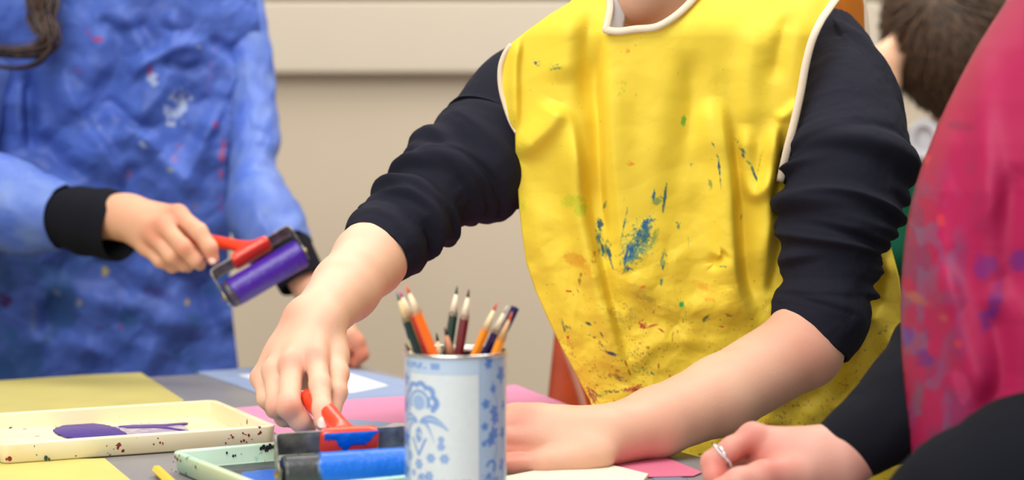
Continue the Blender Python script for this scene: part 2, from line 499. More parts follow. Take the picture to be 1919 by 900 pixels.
paper([(925, 905), (1050, 880), (1135, 876), (1215, 896), (1180, 940), (940, 940)], 0.0, 0.35, (226, 218, 196), 'cream paper pad under the resting fist', name='paper_pad')
paper([(1222, 898), (1248, 889), (1290, 899), (1260, 925)], 0.02, 0.05, (110, 118, 138), 'slate blue paper scrap between the two near hands')

# ------------------------------------------------------------------ trays
def stain_mat(name, base, col2, specks, rough=0.35):
    """glazed plastic with a blotchy tint and a few paint specks"""
    m = bpy.data.materials.new(name); m.use_nodes = True; nt = m.node_tree; b = nt.nodes['Principled BSDF']
    b.inputs['Roughness'].default_value = rough
    tc = nt.nodes.new('ShaderNodeTexCoord')
    def noise(scale, det=4, off=0):
        mp = nt.nodes.new('ShaderNodeMapping'); mp.inputs['Location'].default_value = (off, off*1.3, off*0.7)
        nt.links.new(tc.outputs['Object'], mp.inputs['Vector'])
        n = nt.nodes.new('ShaderNodeTexNoise'); n.inputs['Scale'].default_value = scale; n.inputs['Detail'].default_value = det
        nt.links.new(mp.outputs[0], n.inputs['Vector']); return n.outputs['Fac']
    def rng(v, a, c):
        r = nt.nodes.new('ShaderNodeMapRange'); r.inputs['From Min'].default_value = a; r.inputs['From Max'].default_value = c
        nt.links.new(v, r.inputs['Value']); return r.outputs[0]
    def mixc(fac, A, B):
        x = nt.nodes.new('ShaderNodeMix'); x.data_type = 'RGBA'; nt.links.new(fac, x.inputs['Factor'])
        if isinstance(A, tuple): x.inputs['A'].default_value = rgba(A)
        else: nt.links.new(A, x.inputs['A'])
        x.inputs['B'].default_value = rgba(B); return x.outputs['Result']
    c = mixc(rng(noise(14, 3), 0.42, 0.62), base, col2)
    c = mixc(rng(noise(5, 2, 7), 0.45, 0.6), c, tuple(np.array(base)*np.array((1.02, 0.96, 0.86)))) 
    for i, (sc, th, cc) in enumerate(specks):
        a = rng(noise(sc, 3, 3+i*5), th, th+0.02)
        g = rng(noise(sc*0.16, 2, 11+i*3), 0.52, 0.56)
        mu = nt.nodes.new('ShaderNodeMath'); mu.operation = 'MULTIPLY'; nt.links.new(a, mu.inputs[0]); nt.links.new(g, mu.inputs[1])
        c = mixc(mu.outputs[0], c, cc)
    nt.links.new(c, b.inputs['Base Color'])
    return m
def tray(origin, dx, dy, LX, LY, H, m, label):
    """origin = a top outer corner; dx, dy unit vectors along the two sides (cm)"""
    root = empty('paint_tray', (origin[0], origin[1], TABLE + 0.0008)); tag(root, label, 'tray', None)
    rings = []
    def ring(inset, z, r):
        out = []
        for a, b in rrect(inset, LX-inset, inset, LY-inset, max(r-inset, 0.25), 6):
            out.append((dx[0]*a/100 + dy[0]*b/100, dx[1]*a/100 + dy[1]*b/100, z/100))
        return out
    spec = [(1.2, 0), (0.45, 0), (0.3, 0.15), (0.02, H-0.18), (0.06, H-0.05), (0.18, H), (0.62, H), (0.74, H-0.05), (0.8, H-0.18),
            (0.95, 0.4), (1.05, 0.22), (1.25, 0.16), (2.5, 0.15)]
    V = []; n = None
    for ins, z in spec:
        rr = ring(ins, z, 1.2); n = len(rr); V += rr
    Fc = []
    for k in range(len(spec)-1):
        for j in range(n): Fc.append((k*n+j, k*n+(j+1) % n, (k+1)*n+(j+1) % n, (k+1)*n+j))
    Fc.append(tuple(range(n))[::-1]); Fc.append(tuple((len(spec)-1)*n + j for j in range(n)))
    cr = np.cross(np.r_[dx, 0], np.r_[dy, 0])[2]
    if cr < 0: Fc = [f[::-1] for f in Fc]
    mesh_obj('tray_body', V, Fc, m, root)
    return root
HT = 1.8
a = on_plane(522, 799, HT); b = on_plane(0, 835, HT); dxc = (b-a)[:2]/np.linalg.norm((b-a)[:2])
c_ = on_plane(404, 750, HT); dyc = (c_-a)[:2]; LYc = np.linalg.norm(dyc)*100; dyc = dyc/np.linalg.norm(dyc)
m_cream = stain_mat('cream_tray_plastic', (232, 224, 196), (222, 218, 176), [(95, 0.66, (130, 20, 40)), (140, 0.69, (50, 60, 60)), (30, 0.74, (205, 175, 90))])
trayA = tray(a, dxc, dyc, 25.5, LYc, HT, m_cream, 'cream plastic paint tray with a purple paint puddle')
a = on_plane(318, 846, HT); b = on_plane(520, 829, HT); dxg = (b-a)[:2]/np.linalg.norm((b-a)[:2]); dyg = np.array((dxg[1], -dxg[0]))
m_mint = stain_mat('mint_tray_plastic', (196, 222, 200), (168, 208, 190), [(70, 0.64, (30, 34, 36)), (110, 0.67, (110, 50, 50)), (26, 0.62, (90, 190, 170))])
trayB = tray(a, dxg, dyg, 21.3, 21.3, HT, m_mint, 'mint green paint tray with black and blue paint under the blue brayer')
m_purple = mat('purple_paint', (58, 30, 128), 0.4, spec=0.2, bump=0.4, bscale=120)
m_lilac = mat('thin_purple_paint', (138, 118, 160), 0.4, spec=0.2, bump=0.4, bscale=200, var=0.5, vscale=90, noise_col=(196, 186, 176))
m_bluep = mat('blue_paint', (0, 100, 206), 0.35, spec=0.3, coat=0.12, bump=0.9, bscale=160)
m_black = mat('black_paint', (52, 54, 58), 0.4, spec=0.25, var=0.6, vscale=60, noise_col=(84, 92, 94), bump=0.4, bscale=150)
def puddle(pix, h, th, m, parent, name='paint_puddle', seed=0):
    pts = catmull([on_plane(x, y, h+0.1) for x, y in pix], 6, closed=True)
    r = np.random.RandomState(seed); pts = pts + np.c_[r.randn(len(pts))*0.0006, r.randn(len(pts))*0.0006, np.zeros(len(pts))]
    a = sum(pts[i][0]*pts[(i+1) % len(pts)][1] - pts[(i+1) % len(pts)][0]*pts[i][1] for i in range(len(pts)))
    if a < 0: pts = pts[::-1]
    pl = np.array(parent.location)
    o = slab(name, [p - pl for p in pts], th/100, m, parent); return o
puddle([(101, 806), (122, 799), (165, 795), (205, 800), (222, 806), (235, 818), (190, 824), (140, 824), (110, 815)], 0.2, 0.12, m_purple, trayA)
puddle([(205, 803), (260, 796), (330, 797), (352, 806), (320, 815), (225, 822), (212, 812)], 0.18, 0.06, m_lilac, trayA, 'paint_smear', 1)
puddle([(225, 799), (290, 797), (345, 793), (348, 796), (310, 800), (350, 807), (352, 810), (300, 803), (240, 803)], 0.24, 0.06, m_purple, trayA, 'paint_streak', 4)
puddle([(385, 878), (430, 868), (520, 863), (640, 850), (700, 850), (700, 880), (640, 905), (470, 905), (420, 893)], 0.2, 0.06, m_black, trayB, 'paint_smear', 2)
puddle([(450, 893), (480, 886), (520, 883), (560, 886), (640, 880), (700, 884), (740, 905), (620, 925), (480, 912)], 0.24, 0.18, m_bluep, trayB, 'paint_puddle', 3)

def specks(root, origin, nrm, items, name='paint_specks'):
    """flecks of dried paint on an upright tray wall; items: px, py, size cm, colour"""
    nrm = np.array(nrm)/np.linalg.norm(nrm); ax_ = np.array((-nrm[1], nrm[0], 0)); r = np.random.RandomState(len(items))
    for px, py, sz, c in items:
        d = fw + (450 - py)/F*up + np.array([(px - 959.5)/F, 0, 0])
        t = ((np.array(origin) - C0) @ nrm)/(d @ nrm); p = C0 + d*t + nrm*0.0003
        V = []; n = 9
        for lay in (0, -0.0004):
            for j in range(n):
                th = 2*math.pi*j/n; rr = sz/100*(0.5 + 0.5*r.rand() if lay == 0 else 0.8)
                V.append(tuple(p + nrm*lay + ax_*rr*math.cos(th)*0.8 + np.array((0, 0, 1))*rr*math.sin(th)*1.1 - np.array(root.location)))
        Fc = [tuple(range(n))] + [(j, (j+1) % n, n+(j+1) % n, n+j) for j in range(n)]
        mesh_obj('paint_fleck', V, Fc, mat('fleck_%d_%d_%d' % c, c, 0.4), root, smooth_=False)
RD, GN, BK = (126, 16, 34), (24, 66, 50), (28, 32, 34)
an = on_plane(522, 799, HT); n1 = np.array((-dyc[0], -dyc[1], 0))
specks(trayA, an, n1, [(20, 842, .22, RD), (24, 848, .3, RD), (30, 843, .22, RD), (36, 845, .16, RD), (26, 853, .2, RD), (18, 860, .26, RD), (12, 861, .14, RD), (44, 841, .1, RD), (50, 844, .08, RD),
    (433, 816, .1, RD), (436, 820, .14, RD), (455, 812, .1, RD), (466, 816, .16, RD), (452, 828, .14, RD), (457, 826, .16, RD), (462, 829, .1, RD), (423, 831, .12, RD), (472, 824, .08, RD), (200, 836, .08, RD), (203, 833, .08, RD), (288, 833, .1, RD), (300, 830, .12, RD), (305, 831, .1, RD),
    (86, 859, .26, GN), (92, 861, .14, GN), (114, 834, .08, GN), (202, 850, .06, GN)])
ag = on_plane(318, 846, HT)
specks(trayB, ag, (-dxg[0], -dxg[1], 0), [(328, 857, .16, RD), (332, 861, .2, RD), (338, 864, .16, RD), (336, 854, .1, RD), (325, 866, .08, BK), (330, 884, .1, BK), (350, 892, .08, BK), (322, 880, .07, BK)])
gi = np.array(ag) + np.array((dyg[0], dyg[1], 0))*0.009
specks(trayB, gi, (dyg[0], dyg[1], 0), [(489, 841, .2, BK), (494, 838, .26, BK), (500, 840, .26, BK), (506, 837, .3, BK), (512, 838, .2, BK), (498, 845, .16, BK), (425, 849, .14, BK), (437, 855, .16, BK), (441, 854, .12, BK), (452, 851, .05, BK), (700, 840, .3, (60, 150, 110)), (712, 838, .34, (60, 150, 110)), (724, 838, .3, (60, 150, 110)), (738, 838, .28, (60, 150, 110))])

# ------------------------------------------------------------------ brayers
m_red = mat('red_handle_plastic', (238, 62, 26), 0.3, coat=0.3)
m_frame = mat('roller_frame_steel', (168, 162, 150), 0.42, metal=0.55, var=0.4, vscale=80, noise_col=(96, 90, 84))
m_rubber = mat('dark_rubber', (58, 58, 60), 0.4)
m_brass = mat('brass_axle', (200, 160, 90), 0.3, metal=0.9)
def paint_roll(name, cols, seed, rough, L, R, parent, patch):
    nx, nt = 140, 80
    x = np.linspace(-L/2, L/2, nx); th = np.linspace(0, 2*math.pi, nt, endpoint=False)
    X, TH = np.meshgrid(x, th, indexing='ij')
    edge = smooth(-L/2, -L/2+0.25, X)*smooth(L/2, L/2-0.25, X)
    n = fbm(X*1.6+5, np.cos(TH)*2.5+9, seed)*0.5 + fbm(X*1.6+8, np.sin(TH)*2.5+7, seed+9)*0.5
    pm = smooth(0.0, 0.35, X - (-L/2 + patch) + (n-0.5)*1.4)
    rr = R - 0.12 + 0.12*edge + 0.10*pm*(0.6 + n*0.7)
    V = np.stack([X, rr*np.cos(TH), rr*np.sin(TH)], -1).reshape(-1, 3)/100
    C = np.array(cols[0], float)[None]*(1-pm.ravel()[:, None]) + np.array(cols[1], float)[None]*pm.ravel()[:, None]
    idx = np.arange(nx*nt).reshape(nx, nt); j = np.roll(idx, -1, 1)
    Fc = [tuple(q) for q in np.stack([idx[:-1].ravel(), j[:-1].ravel(), j[1:].ravel(), idx[1:].ravel()], 1)]
    Fc += [tuple(idx[0]), tuple(idx[-1][::-1])]
    return mesh_obj(name, V, Fc, mat(name+'_paint_%d' % seed, rough=0.35, attr='Col', bump=0.35, bscale=220, coat=0.12), parent, colors=lin(C))
def brayer(center, xdir, ydir, L, R, D, wz, cols, seed, label, patch, handle_len=9.0, flange=(4.8, 2.2), skew=0.0, bend=0.0):
    xd = Vector(xdir).normalized(); yd = Vector(ydir); yd = (yd - xd*yd.dot(xd)).normalized(); zd = xd.cross(yd)
    root = empty('brayer', (0, 0, 0)); root.matrix_world = Matrix.Translation(center) @ Matrix((xd, yd, zd)).transposed().to_4x4()
    tag(root, label, 'brayer')
    paint_roll('roller', cols, seed, 0.22, L, R, root, patch)
    b = MB(); hx = L/2 + 0.35; t = 0.16
    # a flat steel strip bent into a U, swept along its outline
    zo = 1.3
    path = [(-hx, -0.75, 0.0, 1.5), (-hx, 0.2, 0.0, 1.8), (-hx, D-1.0, zo, wz), (-hx+0.03, D-0.5, zo, wz), (-hx+0.2, D-0.12, zo, wz), (-hx+0.55, D, zo, wz), (0, D, zo, wz)]
    path = path + [(-x, y, z, w_) for x, y, z, w_ in path[:-1][::-1]]
    V = []
    for i, (x, y, z0, ww) in enumerate(path):
        p0 = np.array(path[max(i-1, 0)][:2]); p1 = np.array(path[min(i+1, len(path)-1)][:2]); tt = (p1-p0)/np.linalg.norm(p1-p0); nn = np.array((-tt[1], tt[0]))
        for s_, z in ((-1, -1), (1, -1), (1, 1), (-1, 1)):
            V.append((x/100 + nn[0]*s_*t/200, y/100 + nn[1]*s_*t/200, z0/100 + z*ww/200))
    Fc = []
    for i in range(len(path)-1):
        for j in range(4): Fc.append((i*4+j, i*4+(j+1) % 4, i*4+4+(j+1) % 4, i*4+4+j))
    Fc += [(0, 1, 2, 3), tuple(len(path)*4-4+k for k in (3, 2, 1, 0))]
    mesh_obj('frame', V, Fc, m_frame, root, smooth_=False, bevel=0.0004)
    MB().tube([(-hx/100-0.003, 0, 0), (hx/100+0.003, 0, 0)], 0.003, 12).build('axle', m_brass, root)
    for s in (-1, 1):
        MB().tube([(s*(L/2)/100, 0, 0), (s*(L/2+0.2)/100, 0, 0)], 0.0062, 20).build('bushing', m_rubber, root)
    # handle: flared wedge that clamps the strip, then a tapering grip
    fw_, fh = flange
    secs = [(-0.5, fw_/2-0.1, 0.95), (-0.42, fw_/2, 1.08), (0.25, fw_/2+0.05, 1.1), (0.42, fw_/2-0.1, 1.0), (0.8, fw_/2*0.62, 0.8), (1.4, 1.0, 0.72), (2.4, 0.8, 0.75), (4.2, 0.9, 0.85),
            (handle_len-1.5, 1.0, 0.95), (handle_len-0.4, 0.85, 0.8), (handle_len, 0.45, 0.45)]
    V = []; N = 28
    for (y, hw, hz) in secs:
        e = 0.3 if y < 0.7 else 0.85
        for j in range(N):
            th = 2*math.pi*j/N; c, s = math.cos(th), math.sin(th)
            yy = max(0.0, y-0.9)
            V.append(((hw*math.copysign(abs(c)**e, c) + skew*yy)/100, (D+y)/100, (zo + hz*math.copysign(abs(s)**e, s) + bend*yy)/100))
    Fc = [(k*N+j, (k+1)*N+j, (k+1)*N+(j+1) % N, k*N+(j+1) % N) for k in range(len(secs)-1) for j in range(N)]
    Fc += [tuple(range(N)), tuple((len(secs)-1)*N+j for j in range(N))[::-1]]
    hd = mesh_obj('handle', V, Fc, m_red, root)
    return root, hd

rc = P(664, 880, 163.4)
rc[2] = TABLE + (0.33 + 1.5)/100
brA, hdA = brayer(Vector(rc), (1, 0.28, 0.02), (-0.3, 0.85, 0.34), 11.6, 1.5, 2.6, 2.0,
    [(56, 56, 58), (0, 100, 204)], 5, 'red-handled brayer with a blue paint-covered roller, pressed into the mint tray', 2.6, 8.0, skew=-0.28)
brB, hdB = brayer(Vector(P(496, 514, 233.5)), (150, 42, 88), (-38, 43, 45), 9.8, 1.6, 2.7, 2.0,
    [(66, 58, 72), (62, 20, 142)], 12, 'red-handled brayer with a purple roller, held in the air', 0.6, 7.5, skew=-0.7, bend=-0.25)
# blue paint smeared on the wedge of the near handle
def smear(handle_root, D, fw_, m):
    V = []; Fc = []; n = 40; r = np.random.RandomState(2)
    for i in range(n+1):
        t = i/n; x = -fw_/2*0.92 + fw_*0.95*t
        dep = 0.55 + 0.85*math.exp(-((t-0.38)/0.12)**2) + 0.6*math.exp(-((t-0.68)/0.22)**2) + 0.08*r.randn()
        dep *= min(1, (1-t)*5+0.15)
        for k in range(7):
            s = k/6
            V.append((x*(1-0.04*s)/100, (D - 0.50 - 0.10*math.sin(math.pi*min(1, s*0.9+.1)))/100, (1.3 + 1.0 - dep*s*1.15)/100))
    for i in range(n):
        for k in range(6): Fc.append((i*7+k, i*7+k+1, i*7+8+k, i*7+7+k))
    return mesh_obj('paint_smear', V, Fc, m, handle_root, solid=0.0008)
smear(brA, 2.6, 4.8, m_bluep)

# ------------------------------------------------------------------ pencils and tin
m_tinin = mat('tin_inside', (60, 50, 50), 0.3, metal=0.7)
m_rim = mat('tin_rim_metal', (215, 212, 205), 0.2, metal=0.9)
TC = P(853.5, 659, 156.5); TR = 3.91; TH_ = (TC[2]-TABLE)*100
tin = empty('pencil_tin', (TC[0], TC[1], TABLE+0.0006)); tag(tin, 'pale blue tea tin with blue floral print, full of coloured pencils', 'tin')
def tin_color(A, Z):
    """A: arc position in cm from the camera-facing line (+ right), Z: cm below the rim"""
    base = np.zeros(A.shape + (3,)) + np.array((218, 224, 222.))
    side = (A > 1.9) | (A < -4.1)
    base[side] = (172, 192, 214)
    n = fbm(A*3+40, Z*3+40, 3)
    base = base + (n[..., None]-0.5)*np.array((10, 8, 4))
    def put(mask, col, a=1.0):
        k = np.clip(mask, 0, 1)[..., None]*a
        base[:] = base*(1-k) + np.array(col, float)*k
    put((np.abs(A - 1.9) < 0.06), (150, 172, 204), 0.8); put((A < 1.9) & (A > -4.1) & (Z < 1.35), (186, 204, 222), 0.9)
    put((A < 1.9) & (A > -4.1) & (np.abs(Z-1.38) < 0.04), (150, 172, 204), 0.6)
    put((A < -1.2) & (A > -5) & (Z > 0.55) & (Z < 1.05) & (fbm(A*5, Z*3, 8, 2) > 0.48), (118, 150, 205), 0.8)
    ink = (112, 148, 206); ink2 = (140, 170, 215)
    ox = -3.1
    # flower head: scalloped fan of petals
    dx, dz = A-ox, Z-3.6; r = np.hypot(dx*0.9, dz); th = np.arctan2(-dz, dx)
    sc_ = 1.5 + 0.2*np.abs(np.cos(th*4.5))
    put((r < sc_) & (r > sc_-0.42) & (dz < 0.7), ink, 0.85); put((r < 1.0) & (r > 0.72) & (dz < 0.4), ink, 0.7); put((r < 0.6), ink2, 0.8)
    put((np.hypot((dx-1.25), dz+0.1) < 0.42) & (np.hypot((dx-1.25), dz+0.1) > 0.22), ink, 0.8)
    # sweeping leaves
    for sgn in (-1, 1):
        for (cx, cz, R0, w, lo, hi) in ((0.2, 6.0, 1.9, 0.26, 0.15, 2.6), (0.05, 6.6, 1.35, 0.2, 0.1, 1.5)):
            q = (sgn*dx - 0.0); zz = Z - (5.1 if R0 > 1.5 else 5.2)
            cur = -0.42*np.sin(np.clip(q/(hi), 0, 1)*math.pi) + (0.55 if R0 > 1.5 else 1.5)*(np.clip(q/hi, 0, 1))**2
            ww = w*np.sin(np.clip(q/hi, 0, 1)*math.pi*0.9+0.2) + 0.03
            d = np.abs(zz - cur); put((d < ww) & (d > ww*0.45) & (q > lo) & (q < hi), ink, 0.9); put((d <= ww*0.45) & (q > lo) & (q < hi), ink2, 0.6)
    # urn, buds
    put((np.abs(dx) < 0.38*np.sin(np.clip((Z-5.3)/1.5, 0, 1)*math.pi)) & (fbm(A*6, Z*6, 5, 2) > 0.35), ink, 0.8)
    put((np.abs(np.abs(dx) - (7.6-Z)*0.55) < 0.13) & (Z > 6.3) & (Z < 7.7), ink, 0.9)
    for (bx, bz, br) in ((1.15, 7.75, 0.42), (2.25, 7.75, 0.42), (2.0, 6.3, 0.3), (2.0, 6.85, 0.36), (1.0, 9.1, 0.4), (0.0, 8.3, 0.45), (-0.6, 9.0, 0.3), (0.35, 9.2, 0.3), (-1.1, 7.75, 0.42)):
        d = np.hypot(dx-bx, Z-bz); k = np.arctan2(Z-bz, dx-bx)
        put((d < br*(0.85+0.15*np.cos(6*k))) & (d > br*0.35), ink, 0.75); put(d <= br*0.35, ink2, 0.8)
    # side panels: larger denser flowers
    sink = (84, 126, 196)
    for (bx, bz, br) in ((2.7, 0.7, 0.4), (2.75, 0.25, 0.45), (4.3, 1.6, 0.7), (3.2, 2.6, 0.36), (2.45, 3.7, 0.42), (3.3, 4.3, 0.5), (3.45, 4.9, 0.5), (2.35, 5.4, 0.35), (3.3, 6.0, 0.55), (2.95, 6.5, 0.5), (4.5, 6.1, 0.5), (2.3, 6.7, 0.28),
                         (2.3, 10.0, 0.5), (3.6, 10.6, 0.5), (4.5, 8.6, 0.6), (4.8, 9.4, 0.6), (4.7, 4.0, 0.4), (-5.0, 2, 0.6), (-5.2, 4, 0.7), (-5.0, 6.5, 0.7), (-5.1, 9, 0.7)):
        d = np.hypot(A-bx, Z-bz); k = np.arctan2(Z-bz, A-bx); put(d < br*(0.86+0.2*np.cos(5*k+bx)), sink, 0.85)
    d = np.hypot(A-3.0, Z-8.5); k = np.arctan2(Z-8.5, A-3.0); put((np.abs(d-0.42) < 0.13) & (k < 1.2), sink, 0.85)
    put(np.hypot(A-2.75, Z-9.2) < 0.26, sink, 0.8); put((np.abs(A - 3.4 - 0.25*np.sin(Z*2)) < 0.06) & (Z > 2), sink, 0.6)
    return base
nz, nt = 300, 640
zz = np.linspace(0, TH_, nz); th = np.linspace(-math.pi, math.pi, nt, endpoint=False)
Zg, Tg = np.meshgrid(zz, th, indexing='ij')
cam_a = math.atan2(TC[0], TC[1])   # direction back to the camera
AX = np.sin(Tg); AY = -np.cos(Tg)
ca, sa = math.cos(-cam_a), math.sin(-cam_a)
V = np.stack([TR*(AX*ca - AY*sa), TR*(AX*sa + AY*ca), TH_-Zg], -1).reshape(-1, 3)/100
idx = np.arange(nz*nt).reshape(nz, nt); j = np.roll(idx, -1, 1)
Fc = np.stack([idx[:-1].ravel(), idx[1:].ravel(), j[1:].ravel(), j[:-1].ravel()], 1)
mesh_obj('printed_wall', V, Fc, mat('printed_tin', attr='Col', rough=0.3, coat=0.3), tin, colors=lin(tin_color(Tg*TR, Zg)).reshape(-1, 3))
def lathe(prof, n=64):
    V = [(r*math.cos(2*math.pi*j/n)/100, r*math.sin(2*math.pi*j/n)/100, z/100) for r, z in prof for j in range(n)]
    Fc = [(k*n+j, k*n+(j+1) % n, (k+1)*n+(j+1) % n, (k+1)*n+j) for k in range(len(prof)-1) for j in range(n)]
    return V, Fc
V, Fc = lathe([(3.91, TH_-0.25), (3.99, TH_-0.2), (4.03, TH_-0.05), (3.98, TH_+0.06), (3.86, TH_+0.06), (3.78, TH_-0.05), (3.78, TH_-0.5)])
mesh_obj('rim', V, Fc, m_rim, tin)
V, Fc = lathe([(3.79, TH_-0.3), (3.79, 0.3), (0.01, 0.3)]); mesh_obj('inner_wall', V, [f[::-1] for f in Fc], m_tinin, tin)
V, Fc = lathe([(0.01, 0.0), (3.96, 0.0), (3.99, 0.1), (3.91, 0.3)]); mesh_obj('base', V, [f[::-1] for f in Fc], m_rim, tin)
def wrap_text(s, size, a0, zdown, m):
    cu = bpy.data.curves.new('t', 'FONT'); cu.body = s; cu.size = size; cu.shear = 0.25; cu.resolution_u = 3
    to = bpy.data.objects.new('t', cu); COL.objects.link(to)
    dg = bpy.context.evaluated_depsgraph_get(); me0 = to.evaluated_get(dg).to_mesh()
    vs = np.array([v.co[:] for v in me0.vertices]); fs = [tuple(p.vertices) for p in me0.polygons]
    bpy.data.objects.remove(to)
    x = vs[:, 0] - 0; t = (a0 + x)/TR; R = TR + 0.012
    X = R*np.sin(t); Y = -R*np.cos(t)
    V = np.stack([X*ca - Y*sa, X*sa + Y*ca, TH_ - zdown + vs[:, 1]], 1)/100
    return mesh_obj('lettering', V, fs, m, tin, smooth_=False)
wrap_text('Nouvem  Tea', 1.3, -3.4, 9.95, mat('tin_ink', (122, 146, 198), 0.4))

def hexpencil(tip, rim, length, Yt, Yr, body, lead, wood=(236, 212, 172), r=0.36, label='', blunt=False, group=None, end=None):
    p0 = P(tip[0], tip[1], Yt-3.5); p1 = P(rim[0], rim[1], Yr-3.5)
    d = (p1-p0)/np.linalg.norm(p1-p0)
    q = Vector(d).to_track_quat('Z', 'Y').to_matrix().to_4x4()
    root = empty('pencil'); root.matrix_world = Matrix.Translation(Vector(p0)) @ q
    tag(root, label, 'pencil', group)
    r = r/100; L = length/100; cone = 0.0 if blunt else 0.021
    V = []; n = 6; N = 24
    bm = MB()
    # scalloped front edge of the lacquer
    ring0 = []; 
    for j in range(N):
        t = 2*math.pi*j/N; k = math.pi/n; rr = r*math.cos(k)/math.cos((t % (2*k)) - k)
        z = cone + (0 if blunt else 0.0012*math.cos(6*t))
        ring0.append((rr*math.cos(t), rr*math.sin(t), z))
    ring1 = [(x, y, L) for x, y, _ in ring0]
    V = ring0 + ring1
    Fc = [(j, (j+1) % N, N+(j+1) % N, N+j) for j in range(N)] + [tuple(N+j for j in range(N))]
    if blunt: Fc.append(tuple(range(N))[::-1])
    mesh_obj('barrel', V, Fc, mat('lacquer_%d_%d_%d' % body, body, 0.28, coat=0.4), root, smooth_=False)
    if not blunt:
        lr = 0.0011
        MB().tube([(0, 0, 0.006), (0, 0, 0.0235)], [lr, r*0.97], N).build('wood_tip', mat('pencil_wood_%d' % wood[0], wood, 0.7), root)
        MB().tube([(0, 0, 0.0), (0, 0, 0.002), (0, 0, 0.0065)], [0.0003, 0.0007, 0.0013], 12).build('lead', mat('lead_%d_%d_%d' % lead, lead, 0.5), root)
    else:
        MB().tube([(0, 0, -0.0004), (0, 0, 0.001)], 0.0012, 12).build('lead', mat('lead_%d_%d_%d' % lead, lead, 0.5), root)
    return root
G = (28, 66, 54)
hexpencil((743, 548), (786, 667), 15.5, 158.6, 158.4, (22, 50, 46), (60, 120, 110), (222, 190, 140), label='dark green pencil leaning left, front left in the tin')
hexpencil((747, 543), (803, 667), 15.5, 160.2, 160.0, (206, 42, 50), (226, 90, 160), label='red-barrelled pencil with a pink lead behind the leftmost orange pencil')
hexpencil((761, 535), (814, 667), 15.5, 157.9, 157.7, (255, 112, 22), (250, 96, 40), (246, 220, 180), r=0.38, label='bright orange pencil leaning left, tallest on the left of the tin')
hexpencil((857, 536), (838, 667), 15.5, 162.2, 162.0, G, (40, 90, 70), (240, 222, 190), r=0.38, label='dark green upright pencil, tallest in the middle of the tin')
hexpencil((879, 542), (859, 667), 15.5, 160.8, 160.6, (112, 24, 34), (90, 30, 50), (240, 218, 186), r=0.38, label='maroon pencil right of the upright green one')
hexpencil((833, 613), (846, 667), 12.0, 158.3, 158.3, (58, 40, 36), (40, 30, 30), (196, 132, 96), r=0.40, label='short brown pencil with reddish wood in front of the green one')
hexpencil((818, 624), (824, 667), 12.0, 161.8, 161.8, (40, 46, 44), (30, 28, 28), (238, 216, 170), r=0.33, label='short black pencil with pale wood right of the bright orange one')
hexpencil((932, 567), (889, 667), 14.2, 159.6, 159.7, (250, 146, 34), (236, 84, 60), (238, 205, 150), r=0.37, label='amber pencil leaning right, left one of the right-hand bunch')
hexpencil((951, 573), (908, 667), 14.0, 160.9, 161.0, (34, 28, 92), (222, 214, 200), (240, 218, 184), r=0.34, label='navy pencil with a pale point between two amber pencils')
hexpencil((960, 585), (927, 667), 13.6, 158.2, 158.4, (255, 150, 30), (250, 120, 30), (216, 170, 120), r=0.37, label='amber pencil leaning right, rightmost and nearest in the bunch')
hexpencil((966, 576), (922, 667), 13.6, 162.2, 162.3, (32, 26, 88), (60, 50, 110), r=0.38, blunt=True, label='navy pencil standing blunt end up at the far right of the tin')
hexpencil((761, 621), (782, 667), 11.5, 161.8, 161.8, (30, 66, 140), (30, 50, 130), (222, 180, 130), r=0.34, label='short blue pencil behind the dark green one at the left rim')
hexpencil((759, 644), (775, 672), 11.0, 159.2, 159.2, (60, 50, 44), (50, 44, 44), (240, 205, 160), r=0.36, label='short pencil with a broad pale wood point barely above the left rim')

# yellow pencil lying on the table
pe = empty('pencil'); p0 = on_plane(293, 880, 0.55); p1 = on_plane(352, 935, 0.4)
pe.matrix_world = Matrix.Translation(Vector(p0)) @ Vector(p1-p0).to_track_quat('Z', 'Y').to_matrix().to_4x4()
tag(pe, 'yellow pencil lying on the grey table left of the mint tray', 'pencil')
k6 = [(0.0042*math.cos(math.pi/3*j), 0.0042*math.sin(math.pi/3*j)) for j in range(6)]
MB().add([(x*0.82, y*0.82, 0) for x, y in k6] + [(x, y, 0.002) for x, y in k6] + [(x, y, 0.15) for x, y in k6],
   [tuple(range(6))[::-1], tuple(range(12, 18))] + [(k+j, k+(j+1) % 6, k+6+(j+1) % 6, k+6+j) for k in (0, 6) for j in range(6)]).build('barrel', mat('yellow_lacquer', (246, 206, 18), 0.3, coat=0.4), pe, smooth_=False)
MB().tube([(0, 0, 0.15), (0, 0, 0.17)], [0.004, 0.0008], 12).build('wood_tip', mat('pencil_wood_236', (236, 212, 172), 0.7), pe)

# ------------------------------------------------------------------ orange chair
m_or = mat('orange_fabric', (206, 74, 20), 0.55, var=0.12, vscale=30)
m_pale = mat('pale_tube', (226, 150, 120), 0.4)
ch = empty('chair', (0.25, 2.45, 0)); tag(ch, 'orange chair behind the yellow tabard at the table corner', 'chair')
def cl(p): return np.array(p) - np.array(ch.location)
def bent(name, x0, x1, z0, z1, Y, lean, m, th=0.012, taper=0.0):
    n = 16; V = []
    for i in range(n+1):
        for k in range(n+1):
            s = i/n; t = k/n; xx = x0 + (x1-x0)*s
            tp = taper*(1-t); xx = xx + tp*(0.5-s)*-2
            V.append(cl((xx, Y + 0.05*(2*s-1)**2*-1 + lean*t, z0 + (z1-z0)*t - 0.02*(2*s-1)**4*t)))
    Fc = [(i*(n+1)+k, i*(n+1)+k+1, (i+1)*(n+1)+k+1, (i+1)*(n+1)+k) for i in range(n) for k in range(n)]
    return mesh_obj(name, V, Fc, m, ch, solid=th)
xl = P(1046, 620, 245)[0]
bent('backrest', xl, xl+0.40, 0.47, 0.80, 2.45, 0.05, m_or, taper=0.035)
